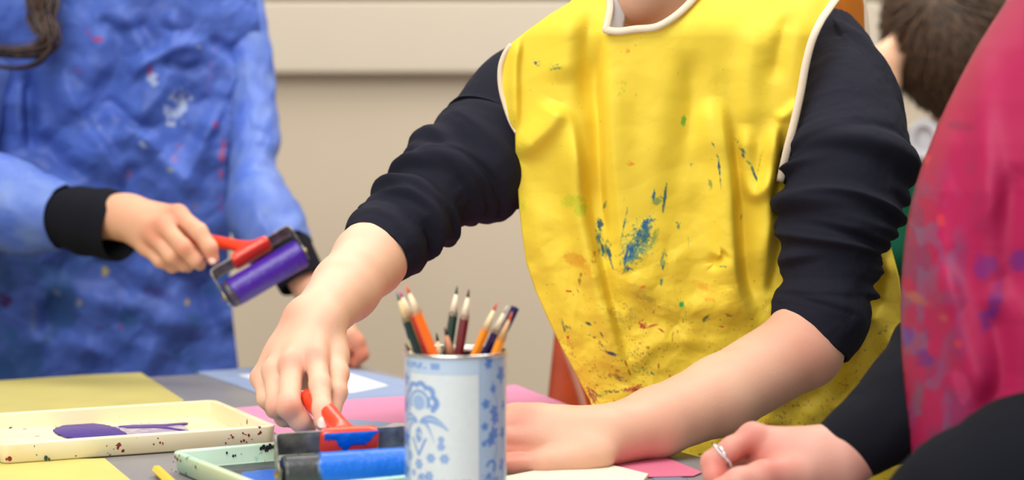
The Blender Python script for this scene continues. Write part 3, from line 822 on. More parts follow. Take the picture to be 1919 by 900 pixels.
slab('seat', [cl((xl+a_, 2.47+b_, 0.43)) for a_, b_ in rrect(-0.01, 0.41, 0, 0.38, 0.05)], 0.025, m_or, ch, bevel=0.006)
for sx in (0, 1):
    for sy in (0, 1):
        MB().tube([cl((xl+0.03+0.34*sx, 2.49+0.33*sy, 0.43)), cl((xl+0.01+0.38*sx, 2.46+0.38*sy, 0.0))], 0.011).build('leg', m_steel, ch)
MB().tube([cl(P(1056, 640, 237)), cl(P(1072, 690, 237)), cl(P(1088, 740, 236.5)), cl(P(1104, 800, 236)), cl(P(1110, 850, 236))], 0.004, 10).build('back_piping', m_pale, ch)

#PEOPLE#
# ------------------------------------------------------------------ people: shared pieces
m_skin = mat('skin', attr='Col', rough=0.5, sss=0.18, bump=0.12, bscale=450, spec=0.35)
m_nail = mat('fingernail', (244, 200, 188), 0.25, coat=0.2)
m_navy = mat('navy_sweatshirt', (33, 33, 43), 0.9, bump=0.2, bscale=900, spec=0.12)
m_black = mat('black_knit', (20, 21, 28), 0.9, bump=0.3, bscale=700, spec=0.15)
m_trouser = mat('dark_trousers', (44, 46, 56), 0.85)
m_shoe = mat('black_shoes', (30, 28, 28), 0.4)
m_shirt = mat('white_shirt', (232, 230, 232), 0.8)
m_eye = mat('eye_white', (235, 232, 228), 0.15); m_iris = mat('iris', (70, 50, 36), 0.15); m_lip = mat('lips', (196, 116, 106), 0.4)
SK, SR = (229, 184, 154), (212, 124, 106)

def frame(fwd, upv):
    f = Vector(fwd).normalized(); u = Vector(upv); u = (u - f*u.dot(f)).normalized(); r = f.cross(u)
    return np.array([r, f, u], np.float32).T          # columns: right, forward, up
def add_head(B, c, fwd, upv, s=1.0):
    M = frame(fwd, upv); L = lambda x, y, z: (c + M @ np.array((x, y, z), np.float32)*s).astype(np.float32)
    B.ell(L(0, -1.2, 2.2), (7.2*s, 8.8*s, 8.2*s), M, 1.5)
    B.ell(L(0, 2.4, -3.4), (5.6*s, 5.6*s, 6.4*s), M, 2.0)
    B.cap(L(-1.3, 5.3, -8.2), L(1.3, 5.3, -8.2), 2.4*s, 2.4*s, 2.2)       # chin
    B.cap(L(0, 7.3, 0.6), L(0, 8.7, -2.4), 0.7*s, 1.15*s, 0.9)            # nose
    B.cap(L(-2.0, 7.1, -5.0), L(2.0, 7.1, -5.0), 0.75*s, 0.75*s, 1.2)
    for k in (-1, 1):
        B.ell(L(k*7.1, -0.6, -0.6), (0.9*s, 1.8*s, 3.0*s), M, 0.5)
        B.cap(L(k*3.0, 7.0, 1.7), L(k*4.9, 5.9, 1.3), 0.7*s, 0.6*s, 0.8)
        B.dent(L(k*3.0, 8.3, 0.3), L(k*3.2, 8.2, 0.2), 1.1*s, 0.8)
    return L, M
def finish_head(root, L, M, s, hairmat, long=False, seed=0):
    for k in (-1, 1):
        V, Fc = mesh_sdf(lambda p, k=k: sd_ell(p, L(k*3.0, 6.2, 0.2), np.array((1.35, 1.2, 1.0), np.float32)*s, M), L(k*3.0, 6.2, 0.2)-3, L(k*3.0, 6.2, 0.2)+3, 0.3)
        e = mesh_obj('eye', V, Fc, m_eye, root)
        q = L(k*3.0, 7.3, 0.1)
        V, Fc = mesh_sdf(lambda p, q=q: sd_ell(p, q, np.array((0.6, 0.25, 0.6), np.float32)*s, M), q-2, q+2, 0.15)
        mesh_obj('iris', V, Fc, m_iris, e)
        a, b = L(k*1.8, 7.6, 2.1), L(k*4.9, 6.2, 2.0)
        V, Fc = mesh_sdf(lambda p: sd_cap(p, a, b, 0.32*s, 0.2*s), np.minimum(a, b)-1.5, np.maximum(a, b)+1.5, 0.15)
        mesh_obj('eyebrow', V, Fc, hairmat, root)
    a, b = L(-1.9, 7.6, -5.1), L(1.9, 7.6, -5.1)
    V, Fc = mesh_sdf(lambda p: sd_cap(p, a, b, 0.5*s, 0.5*s), np.minimum(a, b)-2, np.maximum(a, b)+2, 0.2)
    mesh_obj('mouth', V, Fc, m_lip, root)
    def fh(p):
        d = sd_ell(p, L(0, -1.6, 3.0), np.array((8.3, 9.6, 8.6), np.float32)*s, M)
        if long:
            d = smin(d, sd_cap(p, L(0, -5.5, 0), L(0, -8, -22), 6.5*s, 5.0*s), 2.0)
        q = (p - L(0, 0, 0)) @ M
        w = 0.18*np.sin(q[:, 0]*5 + np.sin(q[:, 2]*0.8)*2) + 0.1*np.sin(q[:, 0]*11 + q[:, 1]*3)
        cut = -(sd_ell(p, L(0, 8.0, -2.0), np.array((7.2, 6.2, 8.2), np.float32)*s, M))
        return np.maximum(d + w, cut)
    lo = L(0, 0, 0) - 34; hi = L(0, 0, 0) + 20
    V, Fc = mesh_sdf(fh, lo, hi, 0.45)
    return mesh_obj('hair', V, Fc, hairmat, root)
def legs(root, x, Y, z_hip, facing, s=1.0):
    """trousers and shoes down to the floor. x, Y in cm"""
    f = Vector(facing).normalized(); side = Vector((f.y, -f.x, 0))
    B = Body(); c = Vector((x, Y, 0))
    v = lambda a, b, z: np.array((c.x + side.x*a + f.x*b, c.y + side.y*a + f.y*b, z), np.float32)
    B.cap(v(-5*s, 0, z_hip), v(5*s, 0, z_hip), 9.5*s, 9.5*s)
    for k in (-1, 1):
        B.arm([(v(k*6*s, 0, z_hip-3), 8.5*s), (v(k*7.5*s, 2, z_hip*0.55), 6.2*s), (v(k*8*s, -1, 9), 5.2*s), (v(k*8*s, -1, 5), 5.4*s)], 2.0)
    V, Fc = B.mesh(0.8); mesh_obj('trousers', V, Fc, m_trouser, root)
    for k in (-1, 1):
        B = Body(); B.arm([(v(k*8*s, -4, 4.2), 4.0*s), (v(k*8.2*s, 5, 3.6), 3.4*s), (v(k*8.6*s, 13, 2.8), 2.8*s)], 1.5)
        f0 = B.f; B.f = lambda p, f0=f0: np.maximum(f0(p), -(p[:, 2]-0.05))
        V, Fc = B.mesh(0.5); mesh_obj('shoe', V, Fc, m_shoe, root)
def nail(root, tipc, nrm, along, w=0.42, l=0.5):
    """a small curved plate on a fingertip (cm)"""
    n = Vector(nrm).normalized(); a = Vector(along); a = (a - n*a.dot(n)).normalized(); s = n.cross(a)
    V = []; Fc = []; N = 9
    for i in range(N):
        for k in range(N):
            u = (i/(N-1)-0.5)*2; v = (k/(N-1)-0.5)*2
            uu = u*math.sqrt(1-v*v/2); vv = v*math.sqrt(1-u*u/2)
            q = Vector(tipc) + s*uu*w + a*vv*l - n*(uu*uu*0.16 + vv*vv*0.05)
            V.append(tuple(q/100))
    for i in range(N-1):
        for k in range(N-1): Fc.append((i*N+k, i*N+k+1, (i+1)*N+k+1, (i+1)*N+k))
    return mesh_obj('fingernail', V, Fc, m_nail, root, solid=0.0005)
def sleeve_disp(seed, amp, per, slope=0.25, base=0.1, prof=None, n=None, along=0.25):
    """individual cloth folds round a sleeve, each with its own place, length, tilt and sharpness"""
    r = np.random.RandomState(seed); n = n or 60
    Fd = [(r.rand()*1.06-0.03, r.rand()*2*math.pi, 0.5 + 1.0*r.rand(), slope*(r.randn()*0.9 + 0.5), 0.22 + 0.30*r.rand(), 0.35 + 0.75*r.rand(), r.randn()*0.35) for _ in range(n)]
    def f(U, TH, S):
        tot = U.max() if U.max() > 0 else 1; h = 0
        for (s0, t0, ext, tilt, wd, a, cv) in Fd:
            dt = (TH - t0 + math.pi) % (2*math.pi) - math.pi
            du = U - s0*tot - per*(tilt*dt + cv*0.5*dt*dt)
            wv = per*wd*np.where(du > 0, 0.75, 1.25)
            h = h + a*np.exp(-(du/wv)**2)*np.exp(-(dt/ext)**2)
        h = 1.25*(1-np.exp(-h/1.1)) - 0.55
        p_ = prof(S) if prof else 1.0
        lng = along*(np.sin(3*TH + 2.2*S + r.rand()) * 0.5 + fbm(U/9+3, np.cos(TH)*1.6+5, seed+2)-0.5)
        return amp*p_*h + lng + base*(fbm(U*0.5+20, np.cos(TH)*3+np.sin(TH)*2+20, seed+11)-0.5)
    return f

# ------------------------------------------------------------------ the child in the yellow tabard
B1 = Body()
R_ = lambda px, py, Y: cm(px, py, Y)
# torso, neck, shoulders
core = Body()
core.cap(R_(1290, 560, 212), R_(1290, 200, 207), 9.0, 9.5, 3.0)
core.cap(R_(1120, 170, 207.5), R_(1500, 150, 206.5), 5.0, 5.0, 4.0)
core.cap(R_(1262, 110, 205), R_(1240, -60, 200), 4.9, 4.7, 1.5)
hc = R_(1213, -172, 199.5)
Lh, Mh = add_head(core, hc, (-0.42, -0.85, -0.30), (0.1, -0.28, 1.0), 0.92)
partH = core.mesh(0.42)
# right arm (left in the photo) gripping the blue brayer
A = Body()
Rh = lambda px, py, Y: R_(px, py, Y - 2.6*min(1, max(0, (195-Y)/12)))
A.arm([(R_(975, 190, 206.5), 3.0), (R_(830, 345, 201.5), 2.8), (R_(745, 430, 196.3), 2.6)], 1.5)
A.arm([(Rh(745, 430, 196.3), 2.6), (Rh(716, 460, 194.8), 3.1), (Rh(692, 488, 193), 3.3), (Rh(648, 540, 188), 2.95), (Rh(600, 592, 182.5), 2.42)], 1.0)
A.cap(Rh(563, 588, 181.5), Rh(600, 604, 181.0), 0.9, 1.7, 1.2)
kI, kM, kR, kP = Rh(592, 672, 177.0), Rh(548, 684, 176.6), Rh(513, 696, 178), Rh(490, 708, 180.3)
wr = Rh(590, 612, 181.5)
A.cap(wr, kI, 1.75, 0.98, 1.3); A.cap(wr, kM, 1.75, 0.98, 1.3)
A.cap(Rh(575, 610, 182), kR, 1.7, 0.92, 1.3); A.cap(Rh(565, 612, 182.5), kP, 1.5, 0.85, 1.3)
A.cap(Rh(600, 625, 182), Rh(624, 668, 180), 1.6, 1.25, 1.3)
A.ell(Rh(560, 675, 181), (2.9, 1.6, 2.6), None, 1.2)
A.chain([(kI, 0.92), (Rh(600, 722, 173.9), 0.90), (Rh(604, 768, 171.9), 0.80), (Rh(604, 792, 171.0), 0.70)], 0.45, 0.9)
A.chain([(kM, 0.95), (Rh(541, 762, 172.6), 0.98), (Rh(563, 790, 173.0), 0.86), (Rh(577, 800, 174.6), 0.74)], 0.45, 0.9)
A.chain([(kR, 0.88), (Rh(519, 762, 174.8), 0.88), (Rh(532, 782, 176.2), 0.78), (Rh(548, 788, 178), 0.7)], 0.45, 0.9)
A.chain([(kP, 0.80), (Rh(500, 748, 177.8), 0.80), (Rh(514, 768, 179), 0.7), (Rh(530, 774, 181), 0.62)], 0.45, 0.9)
A.chain([(Rh(620, 655, 180.5), 1.25), (Rh(632, 700, 177.5), 0.98), (Rh(631, 735, 175.2), 0.86), (Rh(622, 778, 174.0), 0.72)], 0.5, 1.1)
partA = A.mesh(0.13)
redA = [(kI + np.array((0, -.8, .3)), 1.1, 0.5), (kM + np.array((0, -.8, .3)), 1.1, 0.5), (kR, 1.2, 0.4), (kP, 1.2, 0.5), (Rh(541, 762, 171.6), 1.2, 0.5), (Rh(604, 790, 170.6), 1.0, 0.5), (Rh(577, 800, 174), 1.4, 0.6), (Rh(519, 762, 174), 1.2, .4),
        (Rh(648, 715, 176), 1.2, 0.35), (Rh(545, 590, 181), 1.5, 0.3)]
# left arm (right in the photo), fist on the table
Bm = Body()
Bm.arm([(R_(1570, 160, 205), 3.2), (R_(1572, 400, 195), 3.2), (R_(1530, 590, 192), 3.3)], 1.5)
Bm.arm([(R_(1530, 590, 192), 3.3), (R_(1503, 652, 190.8), 3.72), (R_(1350, 742, 185), 3.45), (R_(1230, 792, 180.5), 2.95), (R_(1138, 818, 177), 2.55)], 1.0)
Bm.ell(R_(1050, 824, 175.6), (4.0, 2.1, 2.6), None, 1.5)
Bm.ell(R_(1088, 852, 174.2), (2.9, 1.9, 1.75), None, 1.3)
Bm.cap(R_(1130, 815, 177), R_(975, 785, 176.5), 2.1, 1.25, 1.4)
for i, (x1, y1, yy) in enumerate([(958, 781, 177.2), (948, 800, 175.6), (944, 822, 174.6), (948, 845, 174.4)]):
    Bm.chain([(R_(1010, y1+4, yy+.2), 1.25), (R_(x1, y1+2, yy), 1.05), (R_(x1-38, y1+22, yy+0.6), 0.9), (R_(x1-28, y1+40, yy+2), 0.8), (R_(x1+4, y1+38, yy+2.5), 0.7)], 0.4, 1.0)
Bm.chain([(R_(1085, 860, 173.6), 1.45), (R_(1020, 869, 172.7), 1.12), (R_(968, 871, 172.5), 0.95), (R_(930, 866, 172.6), 0.8)], 0.6, 0.7)
Bm.dent(R_(940, 853, 171.8), R_(985, 853, 171.9), 0.22, 0.4)
partB = Bm.mesh(0.15)
redB = [(R_(968, 775, 175), 2.0, 0.5), (R_(960, 835, 173), 2.2, 0.3), (R_(955, 870, 172), 2.5, 0.5), (R_(1540, 660, 186), 6, 0.35), (R_(1250, 750, 178), 8, 0.12)]
V, Fc = join([partH, partA, partB])
cols = skin_colors(V, SK, SR, redA + redB, 3)
# (reddened chin and cheeks)
child = mesh_obj('person', V, Fc, m_skin, None, colors=cols)
tag(child, 'child in a paint-stained yellow tabard and navy sweatshirt, pressing a brayer and resting one fist', 'person')
nail(child, R_(605, 792, 167.65), (0.05, -0.85, 0.45), (0, -0.3, -0.9), 0.48, 0.52)
nail(child, R_(624, 776, 170.7), (0.5, -0.8, 0.1), (-0.1, -0.1, -1), 0.42, 0.5)
m_hairb = mat('brown_hair', (84, 60, 44), 0.5, var=0.5, vscale=60)
finish_head(child, Lh, Mh, 0.92, m_hairb)
legs(child, 26, 222, 66, (-0.5, -0.85, 0), 0.85)

# sweatshirt trunk
Sw = Body()
Sw.cap(R_(1370, 840, 219), R_(1290, 230, 209), 9.0, 10.2, 4.0)
Sw.cap(R_(1085, 165, 208.5), R_(1520, 140, 207), 5.4, 6.0, 4.0)
V, Fc = Sw.mesh(0.6); mesh_obj('sweatshirt', V, Fc, m_navy, child)
# sleeves
rowsL = limb([((1010, 60), (1080, 260), 209.5), ((945, 92), (1015, 290), 207.4), ((893, 158), (975, 372), 205.4), ((840, 196), (945, 408), 202.8), ((795, 250), (888, 428), 200.8), ((752, 310), (838, 462), 198.4),
              ((702, 365), (797, 492), 196), ((672, 400), (772, 512), 194.6), ((655, 425), (757, 522), 193.6)])
def profL(S): return smooth(0.22, 0.62, S)*smooth(0.95, 0.86, S)*(1.0 + 0.35*smooth(0.5, 0.3, S))
dL = sleeve_disp(4, 1.6, 1.75, 0.42, 0.3, profL, n=72)
def dispL(U, TH, S): return dL(U, TH, S) + 0.25*smooth(0.86, 0.9, S) - 0.15*smooth(0.95, 1.0, S)
swept('sleeve', rowsL, m_navy, child, nu=260, nt=200, disp=dispL)
rowsR = limb([((1500, 60), (1600, 40), 206.5), ((1490, 130), (1645, 105), 203.5), ((1478, 225), (1684, 200), 198.8), ((1462, 320), (1712, 318), 195.2), ((1452, 392), (1690, 395), 193.8), ((1450, 460), (1664, 462), 193),
              ((1452, 530), (1648, 545), 192.4), ((1452, 575), (1625, 612), 192), ((1450, 603), (1587, 682), 191.4)])
def profR(S): return smooth(0.40, 0.56, S)*smooth(0.93, 0.84, S)
dR = sleeve_disp(23, 1.65, 1.5, 0.22, 0.3, profR, n=96)
def dispR(U, TH, S):
    big = 0.55*np.exp(-((TH-5.2+ (S-0.25)*6)/0.35)**2)*smooth(0.02, 0.15, S)*smooth(0.5, 0.35, S)
    big += -0.35*np.exp(-((TH-0.9 - (S-0.3)*4)/0.3)**2)*smooth(0.05, 0.15, S)*smooth(0.5, 0.35, S)
    return dR(U, TH, S) + big + 0.25*smooth(0.84, 0.88, S) - 0.15*smooth(0.95, 1.0, S)
swept('sleeve', rowsR, m_navy, child, nu=300, nt=220, disp=dispR)

# the tabard
def Yb(x, y):
    dx = (x-1270)/300
    Y = 193.6 + 5*(y/900) + 3.3*dx*dx
    Y = Y - 2.6*np.exp(-((x-1500)/70)**2)*smooth(420, 250, y)
    Y = Y + 4.0*smooth(1440, 1560, x)*smooth(300, 460, y)
    Y = Y + 4.5*smooth(70, -80, y)
    return Y
folds = [
    ([(1052, 192), (1030, 235), (990, 275), (972, 300)], 0.75, 26, 20),
    ([(1054, 190), (1070, 240), (1084, 330), (1098, 420), (1122, 520), (1150, 640), (1180, 730)], 0.95, 30, 12),
    ([(1092, 300), (1104, 400), (1130, 520), (1160, 640)], -0.55, 14, 16),
    ([(1128, 60), (1118, 150), (1122, 260), (1128, 380), (1140, 470)], -0.85, 22, 9),
    ([(1150, 80), (1148, 200), (1158, 340), (1172, 470), (1200, 620)], 0.45, 14, 40),
    ([(1345, 180), (1352, 240), (1366, 330), (1372, 430), (1380, 540), (1412, 620)], 0.9, 40, 14),
    ([(1372, 240), (1385, 320), (1390, 440), (1400, 520), (1430, 600)], -0.6, 12, 18),
    ([(1345, 180), (1325, 220), (1300, 300), (1290, 400)], 0.35, 22, 30),
    ([(1400, 230), (1396, 320), (1412, 362), (1434, 350), (1452, 310)], 0.6, 14, 20),
    ([(1455, 222), (1452, 260), (1446, 330), (1440, 420), (1430, 520)], 0.65, 22, 12),
    ([(1468, 235), (1466, 290), (1458, 340), (1452, 420)], -0.8, 9, 14),
    ([(1500, 190), (1476, 214), (1452, 226)], 0.35, 10, 12),
    ([(1462, 430), (1452, 500), (1440, 560)], -0.7, 10, 16),
    ([(1235, 60), (1240, 200), (1225, 360), (1235, 480), (1260, 600)], 0.35, 40, 40),
    ([(1290, 90), (1300, 240), (1296, 380)], -0.3, 22, 26),
    ([(1000, 340), (1010, 420), (1040, 520), (1085, 640), (1120, 720)], 0.35, 26, 30),
    ([(975, 60), (966, 120), (966, 200), (968, 260)], 0.45, 14, 8),
    ([(1362, 470), (1340, 492), (1348, 478)], -0.35, 9, 12),
    ([(1160, 500), (1240, 560), (1330, 580), (1400, 560)], 0.3, 22, 26),
    ([(1180, 690), (1240, 640), (1330, 640)], 0.3, 18, 26),
    ([(1430, 40), (1410, 100), (1405, 180), (1420, 260)], 0.4, 26, 30),
    ([(1480, 20), (1462, 90), (1450, 160)], -0.3, 16, 20),
    ([(1070, 20), (1060, 90), (1056, 160)], 0.35, 30, 24),
    ([(1110, 10), (1100, 90), (1095, 160), (1100, 230)], -0.35, 16, 20),
    # the flank beyond the sleeve
    ([(1672, 470), (1660, 560), (1640, 660)], 0.7, 16, 20), ([(1650, 560), (1600, 680), (1560, 740)], 0.8, 22, 16),
    ([(1690, 600), (1640, 720), (1560, 800)], 0.7, 22, 30), ([(1600, 620), (1560, 720), (1440, 800)], -0.6, 24, 30),
    ([(1560, 760), (1460, 790), (1380, 830)], 0.5, 20, 24), ([(1640, 640), (1660, 740), (1600, 830)], -0.5, 16, 20),
    ([(1570, 700), (1500, 830), (1480, 900)], 0.5, 26, 20), ([(1500, 760), (1400, 860)], -0.4, 22, 26),
]
def Ybib(x, y):
    h = creases(x, y, folds)*2.0
    low = smooth(330, 620, y)
    h = h + crumple(x/120, y/120, 7, 8, 1.1)*(0.5 + 1.0*low) + crumple(x/48, y/48, 17, 7, 1.0)*(0.14 + 0.75*low) + crumple(x/300, y/200, 9, 5)*0.9
    return Yb(x, y) - h
armL = [(956, 84), (944, 100), (935, 128), (936, 165), (945, 200), (955, 228), (966, 248)]
neck = [(1134, -60), (1140, 0), (1141, 20), (1134, 52), (1133, 62), (1160, 64), (1190, 60), (1225, 58), (1252, 46), (1280, 26), (1306, 0), (1330, -30), (1350, -70)]
armR = [(1600, -60), (1575, -12), (1556, 16), (1540, 40), (1524, 75), (1512, 120), (1502, 175), (1490, 230), (1476, 285), (1464, 340)]
cN = [tuple(p) for p in catmull(neck, 6)]; cR = [tuple(p) for p in catmull(armR, 6)]; cL = [tuple(p) for p in catmull(armL, 6)]
left = [(967, 300), (971, 350), (974, 395), (979, 440), (986, 490), (1004, 545), (1026, 595), (1052, 650), (1082, 705), (1106, 752), (1118, 785), (1180, 880), (1230, 960)]
poly = cN + [(1450, -90), (1560, -100)] + cR + [(1475, 350), (1520, 380), (1640, 400), (1664, 445), (1684, 520), (1696, 600), (1702, 720), (1705, 960)] + left[::-1] + cL[::-1] + [(985, 60), (1030, 28), (1068, 5), (1090, -25), (1110, -60)]
marks = [  # centre, radii, angle(deg), colour, density, grain
    ((1008, 118), (10, 7), 0, (34, 62, 130), 0.50, 5), ((1040, 124), (12, 6), 10, (40, 90, 130), 0.5, 5), ((1048, 128), (18, 4), -10, (110, 140, 90), 0.6, 6),
    ((1281, 226), (5, 10), 10, (110, 180, 60), 0.8, 8), ((1177, 96), (4, 5), 0, (246, 160, 40), 0.9, 8), ((1180, 305), (9, 5), 20, (246, 150, 50), 0.7, 6),
    ((1192, 178), (3, 4), 0, (240, 175, 50), 0.7, 8), ((1166, 170), (12, 26), 5, (205, 195, 60), 0.55, 10),
    ((1070, 378), (26, 18), 10, (176, 206, 40), 0.9, 30), ((982, 385), (6, 18), 0, (170, 206, 40), 0.7, 20), ((1088, 395), (14, 22), -10, (170, 200, 40), 0.7, 24),
    ((1225, 368), (4, 14), 5, (20, 84, 160), 0.8, 6), ((1245, 375), (3, 32), 8, (40, 96, 120), 0.75, 7), ((1230, 375), (16, 12), 0, (120, 160, 90), 0.6, 9),
    ((1196, 452), (22, 62), 28, (44, 104, 130), 0.62, 7), ((1190, 468), (26, 44), 20, (60, 120, 130), 0.55, 6), ((1205, 430), (12, 24), 20, (20, 84, 150), 0.6, 6),
    ((1188, 462), (46, 70), 24, (110, 140, 110), 0.38, 6), ((1200, 440), (34, 46), 24, (60, 112, 120), 0.40, 5), ((1168, 430), (3, 50), 12, (60, 104, 110), 0.6, 5), ((1128, 455), (16, 60), -12, (70, 110, 110), 0.42, 5), ((1178, 480), (14, 38), 15, (24, 80, 140), 0.5, 5), ((1216, 415), (18, 9), -20, (22, 80, 150), 0.6, 6), ((1222, 455), (12, 42), 25, (150, 165, 80), 0.5, 8),
    ((1124, 420), (8, 14), 0, (30, 76, 120), 0.75, 6), ((1126, 450), (11, 36), -12, (44, 92, 120), 0.6, 6), ((1143, 478), (5, 34), -14, (36, 84, 130), 0.6, 5),
    ((1134, 386), (4, 16), 10, (70, 110, 110), 0.45, 5), ((1244, 490), (8, 32), 6, (40, 96, 120), 0.45, 6), ((1240, 528), (5, 10), 10, (70, 130, 110), 0.6, 6),
    ((1270, 420), (7, 14), 0, (60, 110, 120), 0.5, 6), ((1290, 440), (3, 50), 0, (150, 170, 80), 0.4, 8), ((1296, 308), (6, 4), 20, (50, 90, 120), 0.6, 5),
    ((1332, 345), (6, 26), 0, (150, 160, 80), 0.5, 7), ((1346, 300), (3, 26), -8, (30, 70, 130), 0.7, 6), ((1350, 330), (2, 40), -4, (60, 100, 110), 0.6, 6), ((1337, 270), (3, 9), -25, (50, 90, 120), 0.7, 6),
    ((1380, 262), (8, 4), 40, (60, 100, 120), 0.6, 5), ((1392, 282), (6, 14), -30, (60, 110, 110), 0.6, 5), ((1394, 290), (4, 10), -25, (30, 80, 130), 0.7, 6), ((1404, 305), (5, 14), -40, (70, 130, 90), 0.6, 6),
    ((1414, 328), (3, 20), -22, (40, 90, 120), 0.75, 6), ((1388, 408), (2, 9), 8, (60, 90, 110), 0.8, 8), ((1355, 500), (30, 3), 5, (90, 120, 110), 0.4, 5),
    ((1077, 486), (18, 14), 20, (226, 150, 40), 0.9, 22), ((1102, 505), (12, 36), -30, (232, 160, 36), 0.6, 14), ((1112, 480), (8, 14), 0, (190, 110, 30), 0.55, 6),
    ((1204, 538), (6, 4), -20, (240, 120, 30), 0.85, 6), ((1322, 540), (32, 9), 22, (250, 160, 40), 0.8, 14), ((1334, 562), (16, 7), 5, (250, 160, 40), 0.8, 10),
    ((1278, 570), (5, 11), -10, (20, 170, 90), 0.75, 6), ((1292, 562), (4, 9), 10, (40, 190, 90), 0.6, 6), ((1285, 590), (3, 4), 0, (60, 180, 90), 0.7, 6),
    ((1206, 610), (10, 16), -35, (176, 50, 40), 0.55, 5), ((1220, 612), (14, 4), -20, (180, 60, 40), 0.65, 5), ((1240, 620), (12, 3), 30, (180, 80, 40), 0.6, 5),
    ((1322, 598), (5, 12), 35, (70, 84, 70), 0.6, 7), ((1352, 612), (7, 2), 10, (216, 60, 90), 0.75, 6), ((1365, 590), (12, 5), 20, (170, 140, 60), 0.5, 6),
    ((1066, 546), (7, 2), 5, (180, 30, 30), 0.85, 6), ((1083, 545), (2, 8), -25, (120, 100, 60), 0.7, 6), ((1088, 520), (5, 14), 10, (170, 120, 50), 0.5, 6),
    ((1064, 632), (4, 4), 0, (200, 40, 30), 0.95, 9), ((1102, 606), (8, 3), 28, (30, 70, 110), 0.85, 6), ((1055, 608), (4, 20), -20, (40, 70, 90), 0.6, 5), ((1064, 614), (12, 9), 10, (90, 110, 80), 0.45, 4),
    ((1113, 632), (8, 4), 30, (40, 60, 90), 0.6, 4), ((1127, 645), (12, 4), 45, (44, 60, 100), 0.85, 6), ((1146, 662), (18, 4), 18, (50, 64, 100), 0.8, 5), ((1133, 634), (16, 2), 55, (60, 80, 100), 0.65, 5), ((1096, 628), (34, 3), 0, (90, 120, 90), 0.45, 3),
    ((1150, 698), (24, 14), 10, (150, 120, 40), 0.5, 6), ((1165, 710), (16, 5), 10, (90, 90, 80), 0.6, 4), ((1140, 735), (44, 5), -8, (90, 90, 60), 0.5, 3), ((1120, 742), (14, 5), 0, (80, 130, 90), 0.5, 3),
    ((1190, 728), (32, 8), -15, (176, 50, 50), 0.55, 4), ((1112, 740), (10, 26), -35, (150, 60, 60), 0.55, 6), ((1176, 690), (3, 20), -20, (190, 60, 40), 0.6, 5),
    ((1221, 700), (8, 6), 20, (50, 90, 100), 0.6, 4), ((1234, 687), (2, 6), 0, (160, 60, 40), 0.8, 5), ((1292, 695), (2, 5), -20, (60, 50, 40), 0.9, 5), ((1256, 705), (4, 8), -25, (180, 80, 50), 0.6, 4),
    ((1200, 690), (34, 26), 10, (110, 140, 70), 0.3, 3.5), ((1200, 660), (40, 30), 20, (120, 120, 60), 0.22, 3), ((1160, 590), (50, 34), 20, (206, 180, 60), 0.5, 9),
    ((1216, 560), (60, 20), 20, (212, 186, 60), 0.5, 8), ((1300, 620), (60, 30), 0, (228, 190, 60), 0.4, 10), ((1060, 660), (26, 40), -30, (206, 150, 60), 0.4, 9),
    ((1640, 740), (22, 10), -40, (160, 90, 30), 0.45, 4), ((1655, 620), (8, 4), 0, (160, 130, 40), 0.6, 5), ((1380, 850), (60, 12), -10, (190, 100, 30), 0.35, 5), ((1640, 885), (40, 14), -15, (120, 100, 40), 0.45, 4),
    ((1480, 860), (60, 14), -10, (200, 130, 30), 0.35, 6), ((1400, 800), (40, 14), 0, (180, 140, 40), 0.35, 5),
]
def paint_bib(x, y):
    c = np.zeros(x.shape + (3,)) + np.array((249, 219, 66.))
    low = smooth(380, 600, y)[..., None]
    n = fbm(x/60, y/60, 31)[..., None]
    c = c*(1 - low*0.22*n) + np.array((214, 176, 40.))*low*0.22*n
    def put(mask, col, a): 
        k = (np.clip(mask, 0, 1)*a)[..., None]; c[:] = c*(1-k) + np.array(col, float)*k
    for i, (ce, rd, an, col, den, gr) in enumerate(marks):
        a = math.radians(an); dx, dy = x-ce[0], y-ce[1]
        u = (dx*math.cos(a) + dy*math.sin(a))/rd[0]; v = (-dx*math.sin(a) + dy*math.cos(a))/rd[1]
        k = (np.abs(u) < 1.6) & (np.abs(v) < 1.6)
        if not k.any(): continue
        r2 = (u*u + v*v)[k]
        uu = (dx*math.cos(a) + dy*math.sin(a))[k]; vv = (-dx*math.sin(a) + dy*math.cos(a))[k]
        sx, sy = (gr, gr*(1 + 1.4*(rd[1] > 2.2*rd[0]))) if rd[1] >= rd[0] else (gr*(1 + 1.4*(rd[0] > 2.2*rd[1])), gr)
        nn = fbm(uu/sx + 50, vv/sy + 50, 100+i, 3)
        n2 = fbm(uu/2.6 + 90, vv/(6.0 if rd[1] > 2*rd[0] else 2.8) + 90, 400+i, 2)
        m = np.zeros(x.shape); m[k] = smooth(0.0, 0.30, nn*0.62 + n2*0.38 - (0.70 - 0.5*den) - 0.30*(r2 - 0.3))
        put(m, col, 0.85 if gr < 12 else 0.5)
    # fine spatter on the lower half
    dens = smooth(440, 640, y)*0.5 + smooth(640, 760, y)*0.35
    for sd, col in ((51, (120, 60, 40)), (52, (60, 84, 90)), (53, (170, 50, 40)), (54, (110, 120, 60)), (55, (214, 130, 40))):
        s1 = fbm(x/5.0, y/6.5, sd, 2); s2 = fbm(x/50, y/50, sd+30, 2)
        put(smooth(0, 0.09, s1 - 0.92 + 0.09*dens + 0.20*(s2-0.36)*dens*1.6), col, 0.6)
    return c
m_bib = mat('tabard_cotton', attr='Col', rough=0.55, bump=0.1, bscale=900, trans=0.10, spec=0.3)
bib = sheet('tabard', poly, 1.7, Ybib, m_bib, child, color=paint_bib, solid=0.0012)
m_trim = mat('cream_binding', (232, 212, 184), 0.8, bump=0.2, bscale=600)
